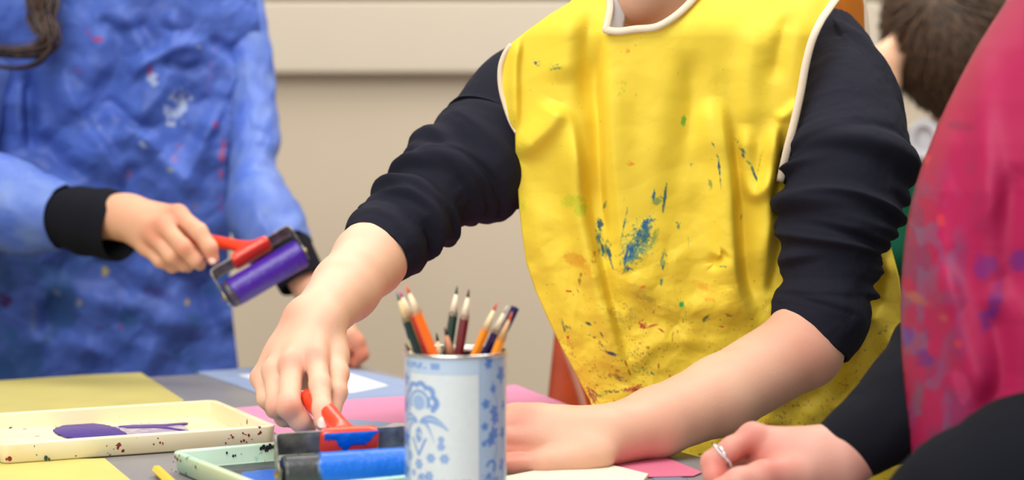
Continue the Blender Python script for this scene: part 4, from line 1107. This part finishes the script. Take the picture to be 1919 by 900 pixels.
def binding(name, px, wd, parent, depth, m=None, off=0.25, sub=5):
    c = catmull(px, sub); x, y = c[:, 0], c[:, 1]
    t = np.gradient(c, axis=0); t /= np.linalg.norm(t, axis=1)[:, None]; nrm = np.stack([-t[:, 1], t[:, 0]], 1)
    V = []; K = 7
    for k in range(K):
        s = (k/(K-1)*2-1); q = c + nrm*s*wd/2
        V.append(PA(q[:, 0], q[:, 1], depth(x, y) - off + 0.15*s*s))
    V = np.stack(V, 1); n = len(c)
    idx = np.arange(n*K).reshape(n, K)
    Fc = np.stack([idx[:-1, :-1].ravel(), idx[1:, :-1].ravel(), idx[1:, 1:].ravel(), idx[:-1, 1:].ravel()], 1)
    return mesh_obj(name, V.reshape(-1, 3), Fc, m or m_trim, parent, solid=0.002)
binding('neck_binding', [(1138, -50), (1143, 0), (1143, 20), (1137, 50), (1136, 56), (1160, 59), (1190, 55), (1225, 52), (1250, 41), (1277, 21), (1302, -5), (1326, -35), (1345, -70)], 12, bib, Yb, off=0.75)
binding('armhole_binding', [(x-2, y) for x, y in armR], 13, bib, Yb, off=0.9)
binding('armhole_binding', [(x+3, y) for x, y in armL], 8, bib, Yb, off=0.5)
# back half of the tabard standing off the shoulder
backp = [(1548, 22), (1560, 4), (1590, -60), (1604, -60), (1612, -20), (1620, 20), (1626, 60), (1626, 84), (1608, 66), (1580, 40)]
m_back = mat('tabard_lit_through', (222, 136, 30), 0.6, trans=0.25)  # same yellow fabric; the orange of light shining through is painted in
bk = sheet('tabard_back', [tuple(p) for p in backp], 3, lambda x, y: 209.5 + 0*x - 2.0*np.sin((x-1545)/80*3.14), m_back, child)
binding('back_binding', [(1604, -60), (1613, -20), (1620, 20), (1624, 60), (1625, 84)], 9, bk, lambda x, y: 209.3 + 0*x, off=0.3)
# polo collar
def collar(name, ax, ay, bx, by, Y, m, par, wpx):
    pass
sheet('shirt_collar', [(1138, -20), (1175, -20), (1173, 20), (1168, 52), (1172, 75), (1142, 75), (1140, 40), (1145, 15)], 3, lambda x, y: 195.6 + 1.2*((x-1140)/34)**2, m_shirt, child, solid=0.003)

# ------------------------------------------------------------------ the child in the blue smock
Hn = Body()
Hn.core = []
Hn.cap(R_(220, 560, 279), R_(230, 40, 277), 8.5, 9.5, 3.0)
Hn.cap(R_(80, -20, 277), R_(370, -20, 277), 4.8, 4.8, 4.0)
Hn.cap(R_(230, -60, 276), R_(225, -180, 273), 4.8, 4.8, 1.5)
Lb, Mb = add_head(Hn, R_(220, -300, 270), (0.25, -0.9, -0.28), (0, -0.2, 1), 1.0)
pH = Hn.mesh(0.6)
D = Body()
D.arm([(R_(-40, 60, 272), 3.5), (R_(-100, 380, 260), 3.0), (R_(50, 400, 247.5), 2.7), (R_(150, 408, 243), 2.5), (R_(225, 408, 240), 2.5)], 1.2)
D.cap(R_(225, 405, 239.5), R_(250, 405, 239), 2.4, 2.2, 1.0)
w2 = R_(240, 408, 239)
dI, dM, dR2, dP = R_(334, 402, 236.3), R_(308, 424, 234.9), R_(290, 444, 235.4), R_(272, 462, 236.6)
for q, r in ((dI, 1.05), (dM, 1.0), (dR2, .95), (dP, .9)): D.cap(w2, q, 1.9, r, 1.3)
D.ell(R_(285, 425, 238), (2.8, 1.7, 2.4), None, 1.3)
D.chain([(dI, 1.0), (R_(372, 434, 233.8), 1.0), (R_(393, 464, 233.3), 0.88), (R_(399, 486, 233.4), 0.74)], 0.45, 0.9)
D.chain([(dM, 0.98), (R_(344, 464, 232.8), 0.98), (R_(366, 488, 233.2), 0.85), (R_(374, 496, 235), 0.74)], 0.45, 0.9)
D.chain([(dR2, 0.92), (R_(320, 480, 233.8), 0.9), (R_(343, 496, 235), 0.78), (R_(352, 500, 237), 0.7)], 0.45, 0.9)
D.chain([(dP, 0.85), (R_(300, 488, 235.5), 0.82), (R_(322, 500, 237), 0.7), (R_(332, 500, 239), 0.62)], 0.45, 0.9)
D.chain([(R_(285, 405, 240.5), 1.3), (R_(335, 425, 240), 1.05), (R_(370, 455, 238.6), 0.9), (R_(392, 470, 237), 0.75)], 0.5, 1.0)
pD = D.mesh(0.2)
E = Body()
E.arm([(R_(440, 60, 274), 1.8), (R_(460, 200, 268), 1.8), (R_(477, 330, 261.5), 1.9), (R_(545, 480, 251), 2.1), (R_(600, 570, 249), 2.2), (R_(628, 610, 248), 2.0)], 1.2)
E.cap(R_(628, 610, 248), R_(662, 640, 247), 1.8, 1.2, 1.2); E.cap(R_(628, 612, 249), R_(652, 650, 249), 1.8, 1.1, 1.2)
for i, (x1, y1, x2, y2, x3, y3, yy) in enumerate([(668, 640, 678, 664, 662, 684, 245.6), (662, 648, 666, 670, 650, 685, 247.2), (652, 652, 652, 674, 638, 686, 248.6), (642, 655, 638, 676, 628, 686, 250)]):
    E.chain([(R_(x1-12, y1-12, yy), 1.1), (R_(x1, y1, yy), 0.98), (R_(x2, y2, yy), 0.85), (R_(x3, y3, yy+0.3), 0.7)], 0.4, 0.8)
E.chain([(R_(636, 628, 246.5), 1.1), (R_(644, 655, 245.2), 0.85), (R_(646, 680, 244.8), 0.7)], 0.4, 0.8)
pE = E.mesh(0.22)
V, Fc = join([pH, pD, pE])
cols = skin_colors(V, (222, 170, 136), (206, 110, 84), [(dI, 1.6, .4), (dM, 1.4, .5), (dR2, 1.4, .5), (R_(399, 486, 232.5), 1.2, .5), (R_(344, 464, 232), 1.2, .35), (R_(672, 660, 245), 2.5, 0.6), (R_(650, 680, 247), 2, .6)], 6)
kid2 = mesh_obj('person', V, Fc, m_skin, None, colors=cols)
tag(kid2, 'child in a crumpled blue smock holding up a purple brayer, long brown hair', 'person')
nail(kid2, R_(399, 487, 232.65), (0.25, -0.9, 0.1), (0.1, 0, -1), 0.42, 0.5)
m_hair2 = mat('dark_brown_hair', (80, 54, 42), 0.4, var=0.5, vscale=80)
hair2 = finish_head(kid2, Lb, Mb, 1.0, m_hair2, long=True)
legs(kid2, -56, 284, 70, (0.1, -1, 0), 0.9)
Tb = Body()
Tb.cap(R_(210, 640, 280.5), R_(230, 40, 278.5), 9.0, 10.0, 3.0)
Tb.cap(R_(75, -25, 278), R_(375, -25, 278), 5.3, 5.3, 4.0)
Tb.arm([(R_(75, -20, 277), 5.0), (R_(-60, 80, 272), 4.6), (R_(-105, 330, 262), 4.4)], 2.0)
Tb.cap(R_(395, -20, 276), R_(440, 60, 273), 4.6, 3.6, 2.0)
V, Fc = Tb.mesh(0.7); mesh_obj('smock_trunk', V, Fc, mat('smock_sleeve', (78, 106, 192), 0.5, var=0.25, vscale=25, noise_col=(108, 132, 190), bump=0.1, bscale=500, spec=0.35), kid2)
def blue_col(x, y):
    c = np.zeros(x.shape + (3,)) + np.array((78, 106, 190.))
    n = fbm(x/50, y/50, 61)[..., None]; c = c*(1-0.2*n) + np.array((96, 124, 204.))*0.2*n
    def put(mask, col, a): 
        k = (np.clip(mask, 0, 1)*a)[..., None]; c[:] = c*(1-k) + np.array(col, float)*k
    low = smooth(380, 560, y)
    put(smooth(0.46, 0.66, fbm(x/70+9, y/45, 71)), (44, 64, 130), 0.6*1.0*low.mean() if np.ndim(low) == 0 else 0.35)
    put(smooth(0.50, 0.66, fbm(x/60+3, y/60+7, 72))*low, (40, 84, 130), 0.55)
    for i, (ce, rd, an, col, den, gr) in enumerate([
        ((330, 200), (32, 46), 20, (190, 200, 216), 0.55, 12), ((318, 232), (14, 8), 0, (214, 214, 206), 0.8, 8), ((288, 150), (14, 12), 0, (190, 200, 220), 0.7, 10), ((340, 180), (22, 16), 0, (200, 206, 216), 0.6, 9),
        ((281, 130), (6, 9), 0, (196, 50, 90), 0.9, 10), ((165, 62), (40, 5), 42, (150, 70, 140), 0.6, 10), ((187, 75), (10, 8), 30, (176, 60, 110), 0.7, 8), ((149, 133), (7, 5), 0, (170, 70, 130), 0.8, 8),
        ((417, 290), (7, 46), 5, (176, 70, 120), 0.62, 8), ((404, 235), (6, 16), 20, (190, 60, 100), 0.7, 8), ((330, 290), (8, 30), 20, (150, 100, 150), 0.6, 10), ((322, 318), (10, 8), 0, (150, 160, 110), 0.6, 8),
        ((190, 240), (6, 14), 0, (170, 176, 150), 0.6, 8), ((270, 275), (10, 14), -20, (190, 200, 220), 0.6, 8), ((395, 130), (8, 60), 10, (110, 100, 180), 0.5, 10), ((372, 88), (6, 5), 0, (180, 190, 200), 0.7, 8),
        ((420, 370), (12, 40), 15, (130, 80, 150), 0.5, 10), ((240, 330), (10, 16), 10, (170, 80, 120), 0.4, 8), ((350, 390), (30, 20), 0, (120, 110, 150), 0.4, 8),
        ((196, 508), (10, 10), 0, (190, 170, 60), 0.6, 7), ((350, 566), (7, 7), 0, (230, 190, 80), 0.8, 8), ((150, 567), (8, 6), 0, (200, 190, 140), 0.8, 8), ((105, 548), (14, 10), 0, (130, 150, 180), 0.6, 8),
        ((190, 614), (8, 6), 0, (170, 40, 90), 0.7, 8), ((227, 612), (5, 8), 0, (170, 40, 80), 0.8, 8), ((166, 657), (7, 6), 0, (170, 50, 110), 0.7, 8), ((10, 560), (16, 20), 0, (80, 30, 90), 0.6, 8), ((20, 620), (20, 26), 0, (40, 90, 140), 0.6, 9),
        ((60, 590), (14, 60), 0, (90, 110, 150), 0.5, 9), ((300, 550), (40, 10), 10, (90, 60, 140), 0.4, 9)]):
        a = math.radians(an); dx, dy = x-ce[0], y-ce[1]
        u = (dx*math.cos(a) + dy*math.sin(a)); v = (-dx*math.sin(a) + dy*math.cos(a))
        r2 = (u/rd[0])**2 + (v/rd[1])**2
        put(smooth(0, 0.15, fbm(u/gr+40, v/gr+40, 200+i, 3) - (0.74-0.5*den) - 0.35*(r2-0.3))*(r2 < 2.2), col, 0.75)
    return c
m_blue = mat('smock_fabric', attr='Col', rough=0.5, bump=0.1, bscale=500, trans=0.08, spec=0.35)
def Yk(x, y):
    Y = 263.5 + 5*((x-230)/260)**2 + 4.5*smooth(300, 700, y) - 1.0*smooth(200, -60, y)
    h = 1.7*creases(x, y, [
        ([(215, 0), (250, 60), (270, 110), (240, 150), (215, 170)], 0.8, 26, 14), ([(240, 140), (300, 100), (345, 85), (375, 100)], 0.8, 12, 16), ([(300, 110), (350, 130), (390, 112)], -0.5, 12, 12),
        ([(385, 70), (430, 95), (455, 112), (470, 130)], -0.7, 12, 14), ([(455, 112), (430, 170), (400, 230), (360, 290)], 0.7, 18, 12), ([(195, 180), (230, 210), (260, 235), (300, 250)], -0.6, 12, 12),
        ([(110, 120), (130, 180), (165, 240), (205, 300), (230, 350)], 0.8, 30, 12), ([(250, 230), (300, 290), (350, 340), (380, 380)], 0.7, 20, 14), ([(260, 300), (240, 340), (235, 400)], -0.5, 16, 16),
        ([(450, 130), (440, 220), (420, 330), (405, 400)], 0.6, 18, 18), ([(56, 130), (54, 200), (60, 300)], -1.4, 12, 14), ([(75, 240), (110, 300), (170, 340)], -0.7, 18, 22),
        ([(180, 30), (230, 60), (290, 40)], -0.5, 18, 14), ([(310, 20), (330, 60), (300, 75)], 0.5, 14, 12),
        ([(60, 520), (180, 560), (300, 590), (380, 660)], 0.8, 30, 24), ([(240, 500), (330, 560), (400, 640)], 0.6, 24, 24), ([(30, 640), (130, 640), (230, 690)], 0.7, 24, 20),
        ([(400, 480), (380, 560), (420, 660)], -0.8, 26, 20)])
    return Y - h - crumple(x/120, y/120, 41, 9, 1.0)*6.0 - crumple(x/60, y/60, 47, 8, 1.0)*2.6
bp = [(-70, -60), (20, -92), (120, -112), (170, -118), (240, -100), (300, -118), (360, -112), (430, -90), (468, -55), (484, 20), (492, 110), (486, 200), (470, 270), (450, 340), (436, 400), (428, 470), (433, 560), (441, 640), (447, 690), (447, 800), (-70, 800)]
smock = sheet('smock', [tuple(p) for p in bp], 2.6, Yk, m_blue, kid2, color=blue_col, solid=0.0015)
m_blues = mat('smock_sleeve', (78, 106, 192), 0.5, var=0.25, vscale=25, noise_col=(108, 132, 190), bump=0.1, bscale=500, spec=0.35)
def crd(seed, a=1.0):
    return lambda U, TH, S: a*crumple(U/3.2+3, TH*1.1, seed, 8, 1.0)*1.0 + sleeve_disp(seed, 0.5*a, 3.4, 0.4, 0.2)(U, TH, S)
swept('smock_sleeve', limb([((-120, 120), (30, 120), 268), ((-190, 300), (-40, 360), 260), ((-100, 270), (-100, 500), 252), ((0, 292), (0, 474), 247.5), ((60, 318), (58, 480), 245.5), ((128, 346), (105, 468), 243.5)]), m_blues, kid2, 160, 120, disp=crd(5))
swept('cuff', limb([((112, 356), (92, 450), 244.5), ((135, 352), (118, 466), 243.5), ((165, 349), (155, 478), 242.5), ((200, 354), (190, 486), 241.3), ((240, 363), (214, 488), 240.2)]), m_black, kid2, 60, 90, disp=lambda U, TH, S: 0.12*np.sin(U*1.3+2*np.sin(TH))+0*TH)
swept('smock_sleeve', limb([((400, -30), (478, -30), 272), ((420, 60), (500, 60), 270.5), ((428, 160), (514, 160), 268), ((432, 250), (522, 250), 264.5), ((428, 325), (520, 330), 260.5), ((425, 400), (552, 375), 256.5), ((440, 440), (574, 408), 254), ((470, 490), (588, 450), 252)]), m_blues, kid2, 160, 120, disp=crd(9, 0.8))
swept('cuff', limb([((478, 470), (572, 430), 252.5), ((500, 505), (588, 462), 251), ((530, 556), (604, 500), 249.8)]), m_black, kid2, 50, 80)
def strands(name, paths, m, parent, seed, per=14):
    r = np.random.RandomState(seed); mb = MB()
    for pts, spread in paths:
        c = catmull(np.array(pts, float), 5)
        for _ in range(per):
            o = r.randn(2)*spread; yo = r.rand()*2.4; ph = r.rand()*6; wv = r.rand()*4
            n = len(c); tt = np.linspace(0, 1, n); 
            x = c[:, 0] + o[0]*(1-0.5*tt) + wv*np.sin(tt*6+ph); y = c[:, 1] + o[1]*(1-0.5*tt)
            V = PA(x, y, c[:, 2] + yo)
            mb.tube(list(V), list(np.interp(tt, [0, .5, 1], [0.0018, 0.0016, 0.0004])), 6)
    return mb.build(name, m, parent)
strands('hair_lock', [
    ([(80, -110, 262), (72, -40, 260), (74, 20, 259), (92, 55, 258.5), (98, 72, 258), (84, 90, 258), (50, 98, 258), (10, 98, 258), (-50, 90, 259)], 9),
    ([(60, -110, 262), (84, -30, 260), (96, 10, 259), (88, 40, 258.5), (94, 66, 258), (80, 84, 258), (40, 94, 258), (-40, 100, 259)], 10),
    ([(90, -110, 262), (82, -20, 259), (66, 30, 259), (80, 62, 258.5), (100, 60, 258.3), (104, 40, 258.5)], 8),
    ([(70, -110, 262), (60, -20, 259.5), (70, 30, 259), (88, 70, 258.6), (66, 92, 258.4), (20, 102, 258.2)], 6)], m_hair2, hair2, 8, 34)
strands('hair_lock', [([(90, 60, 258), (94, 90, 257.6), (70, 118, 257.6), (30, 128, 257.8), (-20, 122, 258.5)], 2.5)], m_hair2, hair2, 9, 7)

# ------------------------------------------------------------------ the child in green behind, head bowed
K = Body()
K.ell(R_(1782, 72, 300), (8.2, 8.6, 10.8), frame((-0.35, 0.9, -0.2), (-0.3, 0.0, 1)), 1.5)
K.cap(R_(1800, 170, 302), R_(1800, 290, 306), 4.2, 4.4, 1.5)
K.ell(R_(1700, 40, 304), (1.0, 1.8, 2.6), None, 0.6)
K.cap(R_(1745, 380, 309), R_(1750, 620, 310), 9, 9, 3.0)
K.arm([(R_(1650, 420, 300), 3.5), (R_(1640, 230, 298), 3.0), (R_(1652, 160, 297), 2.4), (R_(1657, 118, 297), 2.6)], 1.5)
for i in range(4): K.chain([(R_(1652+i*5, 125-i*3, 296+i*0.9), 1.4), (R_(1660+i*6, 92-i*4, 296+i), 1.0), (R_(1680+i*6, 70-i*4, 297+i), 0.8)], 0.4, 1.0)
V, Fc = K.mesh(0.5)
kid3 = mesh_obj('person', V, Fc, m_skin, None, colors=skin_colors(V, (232, 186, 152), (214, 120, 90), [], 8))
tag(kid3, 'short-haired child in green behind, head bowed, blurred', 'person')
m_green = mat('green_sweatshirt', (18, 92, 66), 0.85, spec=0.2)
G3 = Body()
G3.cap(R_(1790, 440, 310), R_(1790, 720, 312), 13.0, 14.0, 4.0)
G3.cap(R_(1715, 320, 307), R_(1890, 330, 310), 6.0, 6.5, 4.0)
G3.cap(R_(1752, 278, 307), R_(1765, 310, 308), 4.6, 5.6, 1.0)
G3.arm([(R_(1700, 360, 306), 5.5), (R_(1655, 460, 300), 4.5), (R_(1637, 300, 298), 3.8), (R_(1646, 195, 297.5), 2.9), (R_(1650, 165, 297.3), 2.9)], 1.5)
f0 = G3.f

V, Fc = G3.mesh(0.5); mesh_obj('green_sweatshirt', V, Fc, m_green, kid3)
cc = R_(1732, 262, 302.5)
ang = np.linspace(0, 2*math.pi, 40)
mb = MB(); mb.tube([np.array(cm(1733 + 25*math.cos(t) , 262 + 31*math.sin(t), 299.5 + 0.8*math.cos(t+2.6)))/100 for t in ang], 0.0075, 12, caps=False)
mb.build('shirt_collar', m_shirt, kid3)
sheet('shirt_placket', [(1706, 250), (1720, 234), (1745, 234), (1758, 262), (1748, 292), (1730, 300), (1728, 330), (1712, 352), (1706, 320)], 3, lambda x, y: 300.6 + 0*x, m_shirt, kid3, solid=0.004)
m_hair3 = mat('short_brown_hair', (100, 72, 48), 0.6, var=0.55, vscale=120)
hM = frame((-0.35, 0.9, -0.2), (-0.3, 0.0, 1))
hcn = R_(1788, 66, 300.5)
def fh3(p):
    d = sd_ell(p, hcn, np.array((9.6, 10.0, 12.4), np.float32), hM)
    return d
V, Fc = mesh_sdf(fh3, hcn-16, hcn+16, 0.5)
hair3 = mesh_obj('hair', V, Fc, m_hair3, kid3)
r = np.random.RandomState(5); mb = MB(); crown = np.array(R_(1735, 20, 291))
for i in range(2600):
    v = r.randn(3); v /= np.linalg.norm(v)
    if v[1] > 0.55: continue
    p = hcn + hM @ (v*np.array((9.5, 9.9, 12.3)))
    nrm = hM @ (v/np.array((9.5, 9.9, 12.3))); nrm /= np.linalg.norm(nrm)
    flow = p - crown; flow[2] -= 4; flow = flow - nrm*(flow @ nrm); flow /= np.linalg.norm(flow) + 1e-6
    L = 2.2 + r.rand()*1.6; j = r.randn(3)*0.25
    pts = [p - nrm*0.1, p + flow*L*0.4 + nrm*0.35, p + flow*L*0.8 + nrm*0.45 + j*0.5, p + flow*L*1.15 + nrm*(0.35 + 0.3*r.rand()) + j]
    mb.tube([q/100 for q in pts], [0.0014, 0.0016, 0.0011, 0.0003], 4, caps=False)
mb.build('hair_strands', m_hair3, hair3)
legs(kid3, 66, 312, 80, (-0.3, 1, 0), 0.95)

# ------------------------------------------------------------------ the person in the magenta apron (nearest, right)
Q = Body()
Q.cap(R_(2130, 600, 163), R_(2180, 100, 163), 12, 12, 3.0)
Q.cap(R_(2150, -10, 158), R_(2160, -10, 178), 7.0, 7.0, 4.0)
Q.cap(R_(2120, -60, 166), R_(2060, -260, 166), 5.2, 5.2, 1.5)
Lq, Mq = add_head(Q, R_(2000, -420, 166), (-0.9, 0.2, -0.35), (-0.2, 0, 1), 1.05)
pQ = Q.mesh(0.7)
Cx = Body()
Cx.arm([(R_(1900, 500, 170), 2.8), (R_(1790, 690, 168), 2.6), (R_(1680, 795, 164), 2.5), (R_(1572, 856, 162), 2.45)], 1.2)
Cx.cap(R_(1575, 856, 162), R_(1530, 858, 162), 2.3, 2.0, 1.2)
cw = R_(1525, 862, 162)
Cx.cap(cw, R_(1410, 820, 163), 1.9, 1.05, 1.4)
Cx.cap(cw, R_(1408, 832, 165.2), 1.9, 1.1, 1.4); Cx.cap(cw, R_(1406, 850, 167), 1.8, 1.0, 1.4)
Cx.ell(R_(1470, 860, 163.4), (3.1, 2.4, 1.7), None, 1.4)
iP = R_(1337, 868, 161.6)
Cx.chain([(R_(1412, 818, 162.6), 1.02), (R_(1372, 842, 161.6), 0.95), (iP, 0.98), (R_(1340, 892, 160.8), 0.88), (R_(1374, 905, 161.4), 0.8)], 0.45, 0.9)
Cx.chain([(R_(1410, 830, 165), 1.05), (R_(1372, 862, 164.8), 0.95), (R_(1352, 884, 164.6), 0.9), (R_(1392, 900, 164.6), 0.8)], 0.45, 0.9)
Cx.chain([(R_(1410, 845, 167), 1.0), (R_(1375, 872, 167), 0.9), (R_(1370, 892, 167), 0.85), (R_(1400, 900, 166.5), 0.75)], 0.45, 0.9)
Cx.chain([(R_(1412, 860, 168.6), 0.9), (R_(1388, 880, 168.6), 0.8), (R_(1390, 895, 168), 0.75)], 0.45, 0.9)
Cx.chain([(R_(1500, 885, 160.6), 1.45), (R_(1430, 892, 159.4), 1.15), (R_(1385, 902, 159.0), 1.0), (R_(1335, 925, 159.2), 0.85)], 0.6, 1.0)
pC = Cx.mesh(0.14)
nr = Body()
nr.arm([(R_(2110, 100, 152), 3.6), (R_(2065, 700, 144), 3.0), (R_(1930, 900, 142), 2.8), (R_(1790, 960, 145), 2.6), (R_(1740, 1010, 149), 2.4)], 1.2)
nr.cap(R_(1740, 1010, 149), R_(1700, 1045, 152.4), 2.3, 2.0, 1.2)
for i in range(4): nr.chain([(R_(1720, 1040, 153.2+i*0.9-1.2), 1.1), (R_(1665+i*3, 1050, 152.6+i*1.6-1.2), 0.95), (R_(1630+i*4, 1056, 152.4+i*1.9-1.2), 0.85), (R_(1602+i*6, 1060, 152.2+i*2.1-1.2), 0.7)], 0.4, 0.9)
nr.chain([(R_(1730, 1050, 151), 1.2), (R_(1695, 1066, 149.5), 0.95), (R_(1670, 1075, 148.8), 0.8)], 0.4, 0.9)
pN = nr.mesh(0.3)
V, Fc = join([pQ, pC, pN])
redC = [(R_(1400, 808, 162), 1.5, .3), (R_(1345, 862, 161), 1.8, .35), (R_(1400, 850, 162), 1.6, .55), (R_(1350, 895, 160), 1.8, .5), (R_(1440, 880, 159), 2.0, .4), (R_(1470, 850, 162), 4, .25)]
pers = mesh_obj('person', V, Fc, m_skin, None, colors=skin_colors(V, (220, 170, 150), (206, 112, 98), redC, 9))
tag(pers, 'person in a stained magenta apron and black sleeves, silver ring on one finger', 'person')
m_hair4 = mat('auburn_hair', (90, 58, 42), 0.5, var=0.5, vscale=60)
finish_head(pers, Lq, Mq, 1.05, m_hair4, long=True)
legs(pers, 55, 152, 84, (-1, 0.15, 0), 1.1)
Tq = Body()
Tq.cap(R_(2130, 640, 163.5), R_(2180, 100, 163.5), 12.6, 12.8, 3.0)
Tq.cap(R_(2140, -10, 156), R_(2160, -10, 179), 7.8, 7.8, 4.0)
Tq.cap(R_(2110, -10, 156), R_(2110, 160, 153), 6.0, 5.0, 3.0)
V, Fc = Tq.mesh(0.8); mesh_obj('black_top', V, Fc, m_black, pers)
# two twisted rings around the index finger
ax = (iP - R_(1412, 818, 162.6)); ax = ax/np.linalg.norm(ax); rc_ = np.array(R_(1352, 856, 161.55))
m_silver = mat('silver', (228, 226, 222), 0.18, metal=1.0)
e_a = np.cross(ax, (0, 0, 1.)); e_a /= np.linalg.norm(e_a); e_b = np.cross(ax, e_a)
mb = MB(); tt = np.linspace(0, 2*math.pi, 49)
for ph in (0, math.pi):
    mb.tube([(rc_ + 1.0*(np.cos(t)*e_a + np.sin(t)*e_b) + ax*(0.16*math.sin(2*t+ph)+0.02))/100 for t in tt], 0.0010, 8, caps=False)
rg = mb.build('ring', m_silver, pers)
mb = MB()
for t in np.linspace(0, 2*math.pi, 40, endpoint=False):
    c_0 = (rc_ + 1.07*(np.cos(t)*e_a + np.sin(t)*e_b) + ax*(0.16*math.sin(2*t)+0.02))/100
    mb.tube([c_0 - np.array((0, 0, .0007)), c_0, c_0 + np.array((0, 0, .0007))], [0.0004, 0.0012, 0.0004], 8)
mb.build('ring_stones', mat('ring_stone', (240, 240, 240), 0.1, coat=1.0), rg)
mb = MB(); c_0 = np.array(R_(1574, 868, 161.2)); 
mb.tube([(np.array(R_(1574, 856, 162)) + 2.5*(np.cos(t)*np.array((0.1, 1, 0)) + np.sin(t)*np.array((0.42, 0, 0.9))))/100 for t in tt], 0.0009, 8, caps=False); mb.build('bracelet', m_silver, pers)
# apron
xb_y = [-100, 0, 90, 190, 270, 360, 460, 560, 660, 760, 860, 1000]; xb_x = [1935, 1888, 1832, 1780, 1745, 1715, 1697, 1690, 1692, 1700, 1710, 1720]
mp = [(x, y) for x, y in zip(xb_x, xb_y)] + [(2280, 1000), (2280, -100)]
mp = [tuple(p) for p in catmull(mp[:12], 5)] + mp[12:]
def mag_depth(x, y):
    e = np.interp(y, xb_y, xb_x); s = np.clip((x-e)/280, 0, 2.2)
    Y = 161 - 15*np.sqrt(np.clip(1-(1-np.clip(s, 0, 1))**2, 0, 1)) + 5*np.clip(s-1, 0, 2)**2
    h = creases(x, y, [([(1850, 60), (1838, 200), (1850, 330), (1840, 470)], 0.8, 26, 30), ([(1800, 200), (1770, 330), (1760, 470), (1800, 620)], 0.6, 24, 20), ([(1760, 480), (1800, 640), (1850, 780)], 0.9, 26, 30),
        ([(1900, 300), (1890, 450), (1900, 600)], -0.8, 30, 30), ([(1860, 560), (1880, 700), (1840, 800)], -0.8, 26, 30)])
    return Y - h - crumple(x/150, y/190, 81, 6)*1.2
def mag_col(x, y):
    c = np.zeros(x.shape + (3,)) + np.array((172, 24, 76.))
    def put(mask, col, a): 
        k = (np.clip(mask, 0, 1)*a)[..., None]; c[:] = c*(1-k) + np.array(col, float)*k
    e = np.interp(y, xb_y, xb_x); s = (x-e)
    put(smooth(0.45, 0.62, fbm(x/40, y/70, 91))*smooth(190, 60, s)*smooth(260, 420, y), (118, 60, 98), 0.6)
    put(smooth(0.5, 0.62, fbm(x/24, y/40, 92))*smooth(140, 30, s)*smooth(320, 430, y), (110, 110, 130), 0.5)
    for ce, rd, an, col in (((1868, 560), (14, 50), 10, (86, 36, 140)), ((1850, 500), (24, 26), 20, (92, 34, 136)), ((1845, 600), (12, 26), 10, (74, 40, 150)), ((1702, 630), (14, 20), 0, (56, 60, 180)), ((1730, 670), (20, 14), 20, (70, 40, 140)), ((1910, 490), (18, 24), 0, (70, 40, 150)),
                            ((1796, 645), (8, 9), 0, (230, 60, 40)), ((1805, 238), (26, 9), 8, (120, 30, 70)), ((1722, 560), (26, 10), 30, (190, 110, 60)), ((1770, 595), (12, 8), 0, (200, 120, 70)), ((1724, 745), (12, 36), 0, (90, 110, 110)), ((1712, 780), (14, 30), 10, (120, 90, 120)), ((1765, 415), (8, 12), 0, (226, 70, 50)), ((1738, 300), (8, 10), 0, (226, 80, 70)), ((1802, 720), (16, 36), -15, (216, 70, 120))):
        a = math.radians(an); dx, dy = x-ce[0], y-ce[1]
        u = (dx*math.cos(a) + dy*math.sin(a))/rd[0]; v = (-dx*math.sin(a) + dy*math.cos(a))/rd[1]
        put(smooth(1.5, 0.1, u*u + v*v + 2.2*(fbm(x/14, y/14, 95)-0.5)), col, 0.5)
    return c
sheet('apron', mp, 3.4, mag_depth, mat('apron_fabric', attr='Col', rough=0.55, spec=0.3, trans=0.08), pers, color=mag_col, solid=0.002)
dm = sleeve_disp(31, 0.35, 4.5, 0.5, 0.2)
swept('sleeve', limb([((1905, 380), (2010, 560), 170), ((1750, 560), (1870, 760), 168), ((1668, 664), (1760, 850), 165), ((1618, 730), (1672, 880), 163.2), ((1570, 770), (1612, 902), 162.4), ((1524, 806), (1578, 906), 162)]), m_black, pers, 120, 100, disp=lambda U, TH, S: dm(U, TH, S)*smooth(0.98, 0.8, S) + 0.5*np.exp(-((S-0.50)/0.06)**2))
swept('sleeve', limb([((2000, 60), (2240, 60), 152), ((1990, 420), (2220, 430), 146), ((1960, 700), (2170, 860), 142), ((1850, 770), (1990, 1010), 141.5), ((1745, 830), (1840, 1060), 144), ((1690, 930), (1760, 1090), 149)]), m_black, pers, 120, 100, disp=dm)
